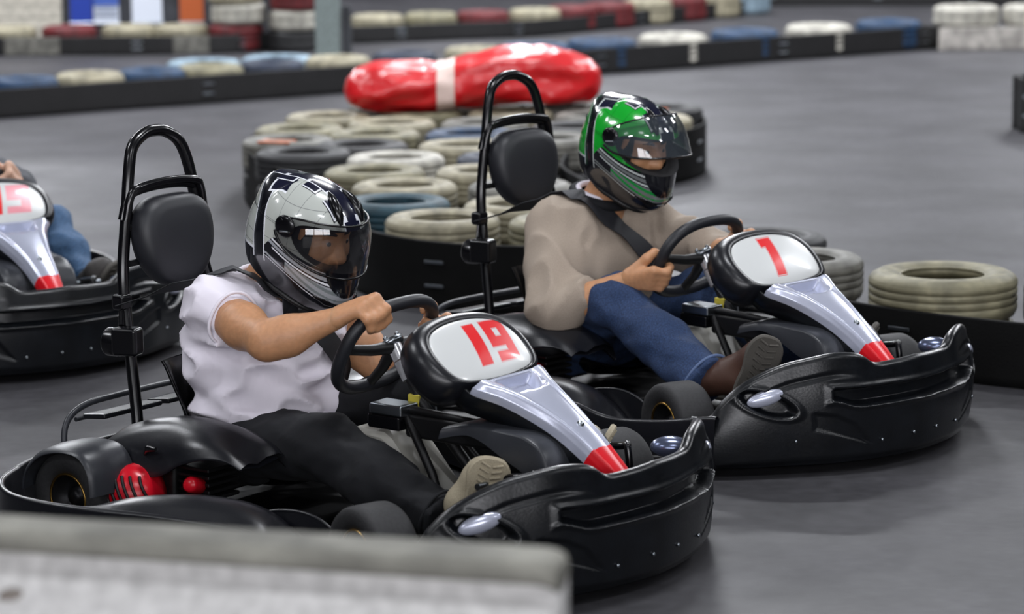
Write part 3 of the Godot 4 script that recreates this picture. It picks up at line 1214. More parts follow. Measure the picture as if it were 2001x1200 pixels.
func kart_steering(k: Node3D):
	var w := Node3D.new()
	w.name = "steering_wheel"
	k.add_child(w, true)
	var b := MB.new()
	var ring := []
	for i in 56:
		var t := TAU * i / 56
		var p := rim_point(t)
		var q := Vector2(cos(t), sin(t))
		var sq := pow(pow(absf(q.x), 2.6) + pow(absf(q.y), 2.6), -1.0 / 2.6)
		ring.append(RIM_C + (p - RIM_C) * sq)
	b.tube(ring, 0.0165, 12, true)
	part("wheel_grip", b, M.leather, w)
	b = MB.new()
	var hub := Vector3(0.632, 0.474, 0)
	for t in [0.1, PI - 0.1, -PI / 2]:
		b.tube([hub, hub.lerp(rim_point(t), 0.5) + Vector3(0.006, -0.004, 0), rim_point(t)], [0.018, 0.014, 0.012], 8)
	part("spoke", b, M.black, w)
	b = MB.new()
	var ax := Vector3(0.56, -0.83, 0).normalized()
	b.lathe([Vector2(0, -0.012), Vector2(0.026, -0.012), Vector2(0.03, -0.006), Vector2(0.03, 0.004), Vector2(0.0, 0.006)], 18, Transform3D(along_y(-ax), Vector3(0.626, 0.488, 0)))
	for i in 3:
		var a := TAU * i / 3
		b.ball(Vector3(0.624, 0.493, 0) + along_y(-ax) * Vector3(0.019 * cos(a), 0.004, 0.019 * sin(a)), Vector3(0.006, 0.006, 0.006), 5)
	part("hub", b, M.steel, w)
	b = MB.new()
	b.tube([Vector3(0.63, 0.482, 0), Vector3(0.655, 0.445, 0)], 0.019, 14)
	b.tube([Vector3(0.657, 0.442, 0), Vector3(0.684, 0.402, 0)], 0.021, 14)
	part("steering_column", b, M.chrome, k, "chrome steering column")
	b = MB.new()
	b.tube([Vector3(0.684, 0.402, 0), Vector3(0.715, 0.35, 0), Vector3(0.95, 0.12, 0)], 0.014, 10)
	for s in [-1.0, 1.0]:
		b.tube(P3([0.7, 0.34, 0.05 * s, 0.82, 0.2, 0.09 * s, 0.9, 0.06, 0.12 * s]), 0.011, 8)
		b.tube(P3([0.7, 0.34, 0.05 * s, 0.95, 0.33, 0.05 * s, 1.15, 0.3, 0.05 * s]), 0.01, 8)
	b.rbox(Vector3(0.9, 0.3, 0), Vector3(0.19, 0.03, 0.06), 0.01)
	part("column_support", b, M.black, k)
	b = MB.new()
	b.rbox(Vector3(0.675, 0.338, 0.055), Vector3(0.05, 0.014, 0.034), 0.005)
	b.rbox(Vector3(0.72, 0.343, -0.04), Vector3(0.035, 0.018, 0.03), 0.005)
	b.lathe([Vector2(0.02, -0.02), Vector2(0.022, 0.0), Vector2(0.012, 0.008), Vector2(0, 0.01)], 14, Transform3D(Basis(), Vector3(0.735, 0.362, -0.045)))
	var clamp_ := part("column_clamp", b, M.steel, k, "bright metal clamp under the column")
	b = MB.new()
	b.rbox(Vector3(0.703, 0.345, 0.004), Vector3(0.018, 0.022, 0.011), 0.004)
	part("cable_sleeve", b, M.yellow, clamp_, "yellow sleeve on the clamp")
	b = MB.new()
	b.rbox(Vector3(0.665, 0.306, 0.055), Vector3(0.05, 0.018, 0.03), 0.006)
	part("switch_box", b, M.black_gloss, clamp_)

func kart_seat(k: Node3D):
	var b := MB.new()
	var rows := []
	var mid := smooth(P3([-0.005, 0.40, 0, 0.0, 0.3, 0, 0.025, 0.18, 0, 0.09, 0.1, 0, 0.2, 0.08, 0, 0.33, 0.095, 0, 0.42, 0.125, 0]), 5)
	for i in mid.size():
		var f := float(i) / (mid.size() - 1)
		var hwid := 0.185 - 0.02 * f
		var wall := table([Vector2(0, 0.03), Vector2(0.25, 0.1), Vector2(0.45, 0.13), Vector2(0.7, 0.09), Vector2(1, 0.02)], f)
		var a: Vector3 = mid[mini(mid.size() - 1, i + 1)] - mid[maxi(0, i - 1)]
		var up := Vector3(-a.y, a.x, 0).normalized()
		var row := PackedVector3Array()
		for side in [0.0, -0.008]:
			for j in 17:
				var u := -1.0 + j / 8.0
				if side < 0.0:
					u = -u
				row.append(mid[i] + Vector3(0, 0, u * (hwid + side * 0.6)) + up * (wall * pow(absf(u), 2.6) - side))
		rows.append(row)
	b.grid(rows, false, true)
	part("seat", b, M.black_gloss, k)
	# roll hoop, its crossbar, the head pad
	b = MB.new()
	var hoop := P3([-0.02, 0.1, 0.23, -0.045, 0.25, 0.205, -0.1, 0.46, 0.172, -0.135, 0.6, 0.148, -0.137, 0.76, 0.126, -0.142, 0.86, 0.108, -0.15, 0.92, 0.084, -0.154, 0.948, 0.04, -0.155, 0.954, 0.0])
	var full := hoop.duplicate()
	for i in range(hoop.size() - 2, -1, -1):
		full.append(Vector3(hoop[i].x, hoop[i].y, -hoop[i].z))
	b.tube(smooth(full, 6), 0.0155, 12)
	part("roll_hoop", b, M.black_gloss, k)
	b = MB.new()
	for q in [[0.0, 0.0], [0.016, 0.013]]:
		b.tube(smooth(P3([-0.138 + q[0], 0.74, 0.142, -0.135 + q[0], 0.785 + q[1], 0.128, -0.13 + q[0], 0.807 + q[1], 0.1, -0.13 + q[0], 0.815 + q[1], 0.0, -0.13 + q[0], 0.807 + q[1], -0.1, -0.135 + q[0], 0.785 + q[1], -0.128, -0.138 + q[0], 0.74, -0.142])), 0.0105, 8)
	part("hoop_crossbar", b, M.black_gloss, k)
	var sh := smooth([Vector2(0, 0.112), Vector2(0.075, 0.106), Vector2(0.118, 0.075), Vector2(0.132, 0.02), Vector2(0.12, -0.045), Vector2(0.085, -0.095), Vector2(0.04, -0.12), Vector2(0, -0.125), Vector2(-0.04, -0.12), Vector2(-0.085, -0.095), Vector2(-0.12, -0.045), Vector2(-0.132, 0.02), Vector2(-0.118, 0.075), Vector2(-0.075, 0.106)], 5, true)
	rows = []
	for q in [[0.0, -0.03], [0.8, -0.03], [0.95, -0.025], [1.0, -0.01], [1.0, 0.008], [0.96, 0.026], [0.86, 0.038], [0.7, 0.044], [0.4, 0.047], [0.0, 0.048]]:
		var row := PackedVector3Array()
		for p in sh:
			row.append(Vector3(-0.1 + q[1] - p.y * q[0] * 0.1, 0.682 + p.y * q[0], p.x * q[0]))
		rows.append(row)
	b = MB.new()
	b.grid(rows, false, true)
	part("head_pad", b, M.leather, k, "padded black head rest")
	b = MB.new()
	b.tube(P3([-0.125, 0.72, 0.13, -0.13, 0.72, -0.13]), 0.009, 8)
	b.tube(P3([-0.12, 0.63, 0.14, -0.125, 0.63, -0.14]), 0.009, 8)
	part("pad_bracket", b, M.black, k)
	# belt reel on the right post
	b = MB.new()
	b.rbox(Vector3(-0.07, 0.445, 0.205), Vector3(0.036, 0.036, 0.026), 0.01, Basis(Vector3.UP, 0.3))
	b.lathe([Vector2(0, 0.022), Vector2(0.033, 0.022), Vector2(0.037, 0.016), Vector2(0.037, -0.016), Vector2(0.033, -0.022), Vector2(0, -0.022)], 20, Transform3D(along_y(Vector3(-1, 0, 0.2)), Vector3(-0.125, 0.436, 0.195)))
	part("belt_reel", b, M.black_gloss, k)
	b = MB.new()
	b.rbox(Vector3(-0.122, 0.535, 0.168), Vector3(0.02, 0.02, 0.02), 0.008)
	b.tube(P3([-0.12, 0.53, 0.17, -0.1, 0.48, 0.195]), 0.008, 8)
	part("belt_guide", b, M.black_gloss, k)

# ---------- drivers ----------
func build_people():
	person("nineteen", {
		"label": "driver in white t-shirt and silver black helmet, steering the kart numbered 19",
		"sR": Vector3(0.2, 0.548, 0.16), "eR": Vector3(0.462, 0.512, 0.268), "tR": 0.86, "sL": Vector3(0.25, 0.53, -0.165), "eL": Vector3(0.475, 0.325, -0.2), "tL": 2.95,
		"hipR": Vector3(0.17, 0.19, 0.09), "kneeR": Vector3(0.55, 0.245, 0.165), "ankR": Vector3(0.93, 0.145, 0.215), "toeR": Vector3(1.07, 0.285, 0.195), "heelR": Vector3(1.045, 0.19, 0.205),
		"hipL": Vector3(0.17, 0.19, -0.09), "kneeL": Vector3(0.56, 0.31, -0.15), "ankL": Vector3(0.92, 0.17, -0.2), "toeL": Vector3(1.09, 0.295, -0.2), "heelL": Vector3(1.0, 0.16, -0.2),
		"short": true, "flare": 0.058, "cloth": M.white_cloth, "trousers": M.navy_cloth, "shoe": M.beige_shoe, "sole": M.beige_shoe, "skin": M.skin,
		"helm": Vector3(0.358, 0.72, 0), "pitch": 0.34, "yaw": 0.0, "paint": paint_silver, "lift": 0.0, "visor": M.visor, "belly": 1.0, "folds": 0.02})
	person("one", {
		"label": "driver in beige jacket and green helmet with raised visor, in the kart numbered 1",
		"sR": Vector3(0.19, 0.535, 0.165), "eR": Vector3(0.318, 0.325, 0.3), "tR": -0.28, "sL": Vector3(0.25, 0.53, -0.165), "eL": Vector3(0.44, 0.415, -0.27), "tL": 2.9,
		"hipR": Vector3(0.17, 0.19, 0.1), "kneeR": Vector3(0.468, 0.352, 0.2), "ankR": Vector3(0.845, 0.185, 0.245), "toeR": Vector3(1.05, 0.318, 0.215), "heelR": Vector3(1.0, 0.19, 0.235),
		"hipL": Vector3(0.17, 0.19, -0.1), "kneeL": Vector3(0.5, 0.34, -0.19), "ankL": Vector3(0.86, 0.18, -0.22), "toeL": Vector3(1.05, 0.3, -0.2), "heelL": Vector3(0.97, 0.16, -0.21),
		"short": false, "flare": 0.08, "cloth": M.beige_cloth, "trousers": M.denim, "shoe": M.brown_shoe, "sole": M.sole, "skin": M.skin,
		"helm": Vector3(0.342, 0.768, 0), "pitch": 0.29, "yaw": 0.0, "paint": paint_green, "lift": 0.52, "visor": M.visor_clear, "belly": 0.35, "folds": 0.013})
	person("fifteen", {
		"label": "driver with blue jeans and grey sleeve in the kart at the photo's left edge",
		"sR": Vector3(0.2, 0.55, 0.165), "eR": Vector3(0.42, 0.43, 0.27), "tR": 0.7, "sL": Vector3(0.22, 0.55, -0.165), "eL": Vector3(0.43, 0.47, -0.27), "tL": 2.5,
		"hipR": Vector3(0.17, 0.19, 0.1), "kneeR": Vector3(0.5, 0.35, 0.22), "ankR": Vector3(0.88, 0.18, 0.23), "toeR": Vector3(1.05, 0.3, 0.21), "heelR": Vector3(0.98, 0.17, 0.22),
		"hipL": Vector3(0.17, 0.19, -0.11), "kneeL": Vector3(0.56, 0.345, -0.34), "ankL": Vector3(0.88, 0.2, -0.3), "toeL": Vector3(1.06, 0.3, -0.3), "heelL": Vector3(0.97, 0.17, -0.29),
		"short": false, "flare": 0.062, "cloth": M.grey_cloth, "trousers": M.denim_light, "shoe": M.dark_shoe, "sole": M.sole, "skin": M.skin_pale,
		"helm": Vector3(0.33, 0.755, 0), "pitch": 0.14, "yaw": 0.0, "paint": paint_plain, "lift": 0.0, "visor": M.visor, "belly": 0.3, "folds": 0.008})

func rim_at(t: float) -> Vector3:
	var q := Vector2(cos(t), sin(t))
	return RIM_C + (rim_point(t) - RIM_C) * pow(pow(absf(q.x), 2.6) + pow(absf(q.y), 2.6), -1.0 / 2.6)

func wrist_at(t: float, elbow: Vector3) -> Vector3:
	var c := rim_at(t)
	return c + (elbow - c).normalized() * 0.078 + (c - RIM_C).normalized() * 0.016 + Vector3(0, 0.008, 0)

func person(who: String, s: Dictionary):
	var p: Array = POSE[who]
	var t := thing("person", s.label, "person", Vector3(p[0], 0, p[1]), -p[2], "kart drivers")
	var wR := wrist_at(s.tR, s.eR)
	var wL := wrist_at(s.tL, s.eL)
	var hb := facing_helmet(s)
	# body: arms, hands, neck, face
	var b := MB.new()
	var f := SDF.new(Vector3(0.1, 0.24, -0.4), Vector3(0.78, 0.8, 0.4), 0.0075, 0.012)
	f.cone(Vector3(0.215, 0.54, 0), Vector3(0.235, 0.6, 0), 0.075, 0.058)
	f.cone(Vector3(0.235, 0.6, 0), s.helm - Vector3(0.03, 0.02, 0), 0.058, 0.056)
	for q in [[s.sR, s.eR, wR], [s.sL, s.eL, wL]]:
		f.cone(q[0], q[0].lerp(q[1], 0.55), 0.056, 0.052)
		f.cone(q[0].lerp(q[1], 0.55), q[1], 0.052, 0.042)
		var m: Vector3 = q[1].lerp(q[2], 0.32) - Vector3(0, 0.004, 0)
		f.cone(q[1], m, 0.042, 0.044)
		f.cone(m, q[2], 0.044, 0.027)
	f.mesh(b)
	hand(b, s.tR, wR, 1.0)
	hand(b, s.tL, wL, -1.0)
	var face := SDF.new(Vector3(-0.13, -0.14, -0.11), Vector3(0.14, 0.14, 0.11), 0.0042, 0.007)
	face.cone(Vector3(-0.025, 0.03, 0), Vector3(0.0, 0.03, 0), 0.088, 0.09)
	face.cone(Vector3(0.03, -0.02, 0), Vector3(0.035, -0.075, 0), 0.068, 0.052)
	face.cone(Vector3(0.072, 0.03, -0.032), Vector3(0.072, 0.03, 0.032), 0.02, 0.02)
	face.cone(Vector3(0.088, 0.018, 0), Vector3(0.113, -0.028, 0), 0.008, 0.011)
	face.cone(Vector3(0.102, -0.03, -0.013), Vector3(0.102, -0.03, 0.013), 0.009, 0.009)
	for z in [-1.0, 1.0]:
		face.cone(Vector3(0.062, -0.026, 0.04 * z), Vector3(0.064, -0.04, 0.032 * z), 0.03, 0.026)
		face.cone(Vector3(0.078, 0.001, 0.02 * z), Vector3(0.074, -0.001, 0.046 * z), 0.008, 0.007)
		face.cone(Vector3(-0.01, 0.015, 0.09 * z), Vector3(-0.012, -0.02, 0.088 * z), 0.014, 0.011)
	face.cone(Vector3(0.078, -0.062, -0.018), Vector3(0.078, -0.062, 0.018), 0.013, 0.013)
	face.cone(Vector3(0.066, -0.1, 0), Vector3(0.07, -0.1, 0), 0.026, 0.026)
	var n0 := b.V.size()
	face.mesh(b)
	var hx := Transform3D(hb * Basis(Vector3(0, 0, 1), 0.08), s.helm + hb * Vector3(0.006, 0.014, 0))
	for i in range(n0, b.V.size()):
		b.V[i] = hx * b.V[i]
		b.N[i] = hx.basis * b.N[i]
	part("body", b, s.skin, t)
	for z in [-1.0, 1.0]:
		b = MB.new()
		b.ball(hx * Vector3(0.083, 0.009, 0.032 * z), Vector3(0.0118, 0.0085, 0.0125), 8)
		var eye := part("eye", b, M.eye, t)
		b = MB.new()
		b.ball(hx * Vector3(0.0915, 0.008, 0.0325 * z), Vector3(0.0058, 0.0066, 0.007), 6)
		part("iris", b, M.iris, eye)
		b = MB.new()
		b.tube([hx * Vector3(0.095, 0.029, 0.013 * z), hx * Vector3(0.094, 0.035, 0.03 * z), hx * Vector3(0.083, 0.031, 0.05 * z)], [0.004, 0.006, 0.003], 6)
		part("eyebrow", b, M.brow, t)
	# shirt or jacket
	b = MB.new()
	var g := SDF.new(Vector3(-0.02, 0.16, -0.4), Vector3(0.62, 0.68, 0.4), 0.009, 0.022)
	g.noise = FastNoiseLite.new()
	g.noise.seed = who.length() * 13
	g.noise.frequency = 6.5
	g.noise.fractal_octaves = 1
	g.noise.fractal_type = FastNoiseLite.FRACTAL_RIDGED
	g.amp = -s.folds
	g.bias = 0.55
	g.stretch = Vector3(0.55, 1.6, 0.9) if s.short else Vector3(1.3, 0.55, 1.1)
	var bl: float = s.belly
	for z in [-1.0, 1.0]:
		g.cone(Vector3(0.175, 0.2, 0.06 * z), Vector3(0.178, 0.34, 0.065 * z), 0.115, 0.118)
		g.cone(Vector3(0.178, 0.34, 0.065 * z), Vector3(0.187, 0.48, 0.085 * z), 0.118, 0.112)
		g.cone(Vector3(0.18, 0.48, 0.085 * z), Vector3(0.205, 0.545, 0.12 * z), 0.112, 0.07)
		g.cone(Vector3(0.23 + 0.05 * bl, 0.3, 0.045 * z), Vector3(0.245 + 0.03 * bl, 0.43, 0.06 * z), 0.1 + 0.015 * bl, 0.1)
		g.cone(Vector3(0.22, 0.575, 0.03 * z), s.sR * Vector3(1, 1, z) if z > 0 else s.sL, 0.05, 0.056)
	for q in [[s.sR, s.eR, wR], [s.sL, s.eL, wL]]:
		if s.short:
			g.cone(q[0] + Vector3(-0.005, 0, 0), q[0].lerp(q[1], 0.36), 0.072, 0.069, true)
		else:
			g.cone(q[0], q[0].lerp(q[1], 0.5), 0.072, 0.07)
			g.cone(q[0].lerp(q[1], 0.5), q[1], 0.07, 0.068)
			g.cone(q[1], q[1].lerp(q[2], 0.5), 0.068, 0.056, true)
	var hem := Vector3(0.24, -0.97, 0).normalized()
	g.cuts = [[Vector3(0.28, 0.238, 0), hem], [Vector3(0.225, 0.615, 0), Vector3(0.28, 0.96, 0).normalized()]]
	g.mesh(b)
	var sh := part("t_shirt" if s.short else "jacket", b, s.cloth, t)
	if s.short:
		for q in [[s.sR, s.eR], [s.sL, s.eL]]:
			b = MB.new()
			var cuff := []
			var c0: Vector3 = q[0].lerp(q[1], 0.36)
			var cb := along_y(q[1] - q[0])
			for i in 32:
				var a := TAU * i / 32
				cuff.append(c0 + cb * Vector3(cos(a), 0.03 * sin(a * 2 + 1), sin(a)) * (0.068 + 0.003 * sin(a * 3)))
			b.tube(cuff, 0.0045, 6, true)
			part("sleeve_hem", b, s.cloth, sh)
	b = MB.new()
	var ring := []
	for i in 28:
		var a := TAU * i / 28
		ring.append(Vector3(0.226, 0.607, 0) + Vector3(cos(a) * 0.068, -cos(a) * 0.02, sin(a) * 0.074))
	if s.short:
		b.tube(ring, 0.008, 8, true)
		part("neck_band", b, s.cloth, sh)
		b = MB.new()
		b.tube(smooth(P3([0.37, 0.272, 0.03, 0.4, 0.262, 0.0, 0.41, 0.25, -0.02, 0.395, 0.235, -0.03])), [0.014, 0.016, 0.018, 0.02, 0.022, 0.023, 0.024, 0.024, 0.022, 0.022, 0.02, 0.018, 0.02, 0.022, 0.02, 0.016, 0.014, 0.012, 0.01], 8)
		b.tube(smooth(P3([0.36, 0.268, 0.03, 0.32, 0.262, 0.085, 0.27, 0.25, 0.125])), 0.009, 8)
		part("shirt_tail", b, s.cloth, sh)
	else:
		for k in 2:
			b = MB.new()
			var rr := []
			for q in ring:
				rr.append((q - Vector3(0.226, 0.607, 0)) * (1.16 - 0.2 * k) + Vector3(0.226, 0.618 + 0.012 * k, 0))
			b.tube(rr, 0.016 - 0.007 * k, 8, true)
			part("collar", b, M.navy_cloth if k == 0 else M.white_cloth, sh, "dark collar" if k == 0 else "white inner collar")
	# trousers
	b = MB.new()
	var l := SDF.new(Vector3(0.02, 0.05, -0.42), Vector3(1.02, 0.46, 0.4), 0.01, 0.02)
	l.noise = FastNoiseLite.new()
	l.noise.seed = who.length() * 7 + 1
	l.noise.frequency = 9.0
	l.noise.fractal_octaves = 2
	l.amp = 0.013
	l.stretch = Vector3(0.8, 1.2, 1.2)
	l.cone(Vector3(0.16, 0.2, -0.06), Vector3(0.16, 0.2, 0.06), 0.108, 0.108)
	l.cone(Vector3(0.22, 0.21, -0.05), Vector3(0.22, 0.21, 0.05), 0.09, 0.09)
	for q in [[s.hipR, s.kneeR, s.ankR], [s.hipL, s.kneeL, s.ankL]]:
		l.cone(q[0], q[1], 0.1, 0.072)
		l.cone(q[1], q[1].lerp(q[2], 0.5), 0.07, 0.068)
		l.cone(q[1].lerp(q[2], 0.5), q[2] + (q[2] - q[1]).normalized() * 0.03, 0.066, s.flare, true)
	l.cuts = [[Vector3(0.28, 0.258, 0), -hem.slide(Vector3(0, 0, 1)) * 1.0]] if s.short else []
	l.cuts = []
	l.mesh(b)
	var tr := part("jeans" if who != "nineteen" else "trousers", b, s.trousers, t)
	for q in [[s.kneeR, s.ankR], [s.kneeL, s.ankL]]:
		b = MB.new()
		var d: Vector3 = (q[1] - q[0]).normalized()
		var bas := along_y(d)
		var rr := []
		for i in 30:
			var a := TAU * i / 30
			rr.append(q[1] + d * 0.014 + bas * Vector3(cos(a), 0, sin(a)) * (s.flare + 0.003 + 0.003 * sin(a * 3)))
		b.tube(rr, 0.0045, 6, true)
		part("hem", b, M.stitch if who == "one" else s.trousers, tr)
	# shoes
	for z in ["R", "L"]:
		var ank: Vector3 = s["ank" + z].lerp(s["heel" + z], 0.7 if who == "nineteen" else 0.15)
		var heel: Vector3 = s["heel" + z]
		var toe: Vector3 = s["toe" + z]
		var fwd := (toe - heel).normalized()
		var out := Vector3(0.7, -0.2, 0.66 if z == "R" else -0.3)
		out = (out - fwd * out.dot(fwd)).normalized()
		b = MB.new()
		var lo := Vector3(minf(ank.x, minf(heel.x, toe.x)), minf(ank.y, minf(heel.y, toe.y)), minf(ank.z, minf(heel.z, toe.z))) - Vector3.ONE * 0.07
		var hi := Vector3(maxf(ank.x, maxf(heel.x, toe.x)), maxf(ank.y, maxf(heel.y, toe.y)), maxf(ank.z, maxf(heel.z, toe.z))) + Vector3.ONE * 0.07
		var sf := SDF.new(lo, hi, 0.006, 0.012)
		sf.cone(ank, heel - out * 0.015, 0.042, 0.036)
		sf.cone(heel - out * 0.012, heel.lerp(toe, 0.6) - out * 0.006, 0.036, 0.036)
		sf.cone(heel.lerp(toe, 0.55) - out * 0.004, toe - fwd * 0.03, 0.038, 0.03)
		sf.cone(ank, heel.lerp(toe, 0.6) - out * 0.02, 0.038, 0.03)
		sf.mesh(b)
		var shoe := part("shoe", b, s.shoe, t)
		b = MB.new()
		var side := fwd.cross(out)
		var ln := heel.distance_to(toe) + 0.06
		var ol := []
		for q in [[0, 0.02], [0.036, 0.0], [0.043, 0.05], [0.042, 0.1], [0.051, 0.16], [0.046, 0.2], [0.027, 0.228], [0.0, 0.234]]:
			ol.append(Vector2(q[0], q[1] / 0.234 * ln))
		var pl := PackedVector2Array()
		for i in range(1, ol.size() - 1):
			pl.append(ol[i])
		pl.append(ol[ol.size() - 1])
		for i in range(ol.size() - 2, 0, -1):
			pl.append(Vector2(-ol[i].x, ol[i].y))
		pl.append(Vector2(0, -0.008))
		var sm := PackedVector2Array()
		for q in smooth(Array(pl), 3, true):
			sm.append(q)
		b.extrude(sm, 0.016, 0.004, Transform3D(Basis(side, fwd, out), heel - fwd * 0.035 + out * 0.029))
		part("sole", b, s.sole, shoe)
		b = MB.new()
		for i in 9:
			var q := heel - fwd * 0.02 + fwd * (ln - 0.03) * (i + 0.5) / 9.0 + out * 0.046
			var wd := 0.026 if i > 4 or i < 2 else 0.02
			for e in [-1.0, 1.0]:
				b.tube([q + side * 0.003 * e, q + side * wd * e + fwd * 0.008], 0.0035, 5)
		part("tread_bar", b, s.sole, shoe)
	helmet(t, s, hb)
	seat_belt(KARTS[who], g, s)

func facing_helmet(s: Dictionary) -> Basis:
	return Basis(Vector3.UP, s.yaw) * Basis(Vector3(0, 0, 1), -s.pitch)

# a hand closed round the steering wheel: palm, four fingers of three bones, thumb
func hand(b: MB, t: float, wrist: Vector3, side: float):
	var c := rim_at(t)
	var g := (rim_at(t + 0.05) - rim_at(t - 0.05)).normalized() * side  # towards the index finger
	var wd := wrist - c
	wd = (wd - g * wd.dot(g)).normalized()
	var rho := (c - RIM_C).normalized()
	var e2 := rho - g * rho.dot(g) - wd * rho.dot(wd)
	if e2.length() < 0.2:
		e2 = g.cross(wd) * side
	e2 = e2.normalized()
	var at := func(phi: float, r: float, along: float) -> Vector3:
		return c + (wd * cos(phi) + e2 * sin(phi)) * r + g * along
	var f := SDF.new(c - Vector3.ONE * 0.105, c + Vector3.ONE * 0.105, 0.0034, 0.0045)
	var sp := [0.029, 0.0095, -0.0095, -0.0275]
	var lens := [1.0, 1.08, 1.02, 0.82]
	var rad := [0.0094, 0.0098, 0.0094, 0.0082]
	for i in 4:
		var k0: Vector3 = at.call(1.15, 0.04, sp[i])
		var base: Vector3 = wrist + g * sp[i] * 0.55 + e2 * 0.004
		f.cone(base, k0, 0.0145, 0.0125)
		var p1: Vector3 = at.call(1.15 + 0.95 * lens[i], 0.0405, sp[i] * 1.02)
		var p2: Vector3 = at.call(1.15 + 1.85 * lens[i], 0.033, sp[i] * 0.97)
		var p3: Vector3 = at.call(1.15 + 2.65 * lens[i], 0.028, sp[i] * 0.92)
		f.cone(k0, p1, rad[i] + 0.0015, rad[i])
		f.cone(p1, p2, rad[i], rad[i] - 0.0005)
		f.cone(p2, p3, rad[i] - 0.0005, rad[i] - 0.0016)
	f.cone(wrist, at.call(0.6, 0.037, 0.0), 0.025, 0.018)
	# thumb from the side of the palm, closing the other way round
	var t0: Vector3 = wrist + g * 0.022
	var t1: Vector3 = at.call(-0.25, 0.036, 0.036)
	var t2: Vector3 = at.call(-1.05, 0.031, 0.047)
	var t3: Vector3 = at.call(-1.75, 0.029, 0.042)
	f.cone(t0, t1, 0.017, 0.0135)
	f.cone(t1, t2, 0.0125, 0.0108)
	f.cone(t2, t3, 0.0108, 0.0085)
	f.mesh(b)

# ---------- helmets ----------
func helmet_radius(d: Vector3) -> float:
	var a := 0.155 if d.x > 0 else 0.16
	var c := 0.155 if d.y > 0 else 0.172
	var r := pow(pow(absf(d.x) / a, 2.2) + pow(absf(d.y) / c, 2.2) + pow(absf(d.z) / 0.125, 2.2), -1.0 / 2.2)
	var az := absf(atan2(d.z, d.x))
	var el := asin(clampf(d.y, -1, 1))
	r += 0.036 * exp(-pow(az / 0.6, 2.0) - pow((el + 0.66) / 0.36, 2.0))
	r -= 0.012 * exp(-pow((az - 1.4) / 0.5, 2.0) - pow((el + 0.75) / 0.3, 2.0))
	r += 0.022 * exp(-pow((PI - az) / 0.8, 2.0) - pow((el - 0.72) / 0.22, 2.0))
	r += 0.006 * exp(-pow((az - 2.0) / 0.12, 2.0)) * smoothstep(-0.3, 0.1, el) * smoothstep(1.3, 1.0, el)
	return r

func helmet_point(az: float, el: float, add := 0.0) -> Vector3:
	var d := Vector3(cos(el) * cos(az), sin(el), cos(el) * sin(az))
	var p := d * (helmet_radius(d) + add)
	var floor_y := -0.122 - 0.32 * p.x
	if p.y < floor_y:
		p.y = floor_y + (p.y - floor_y) * 0.12
	return p

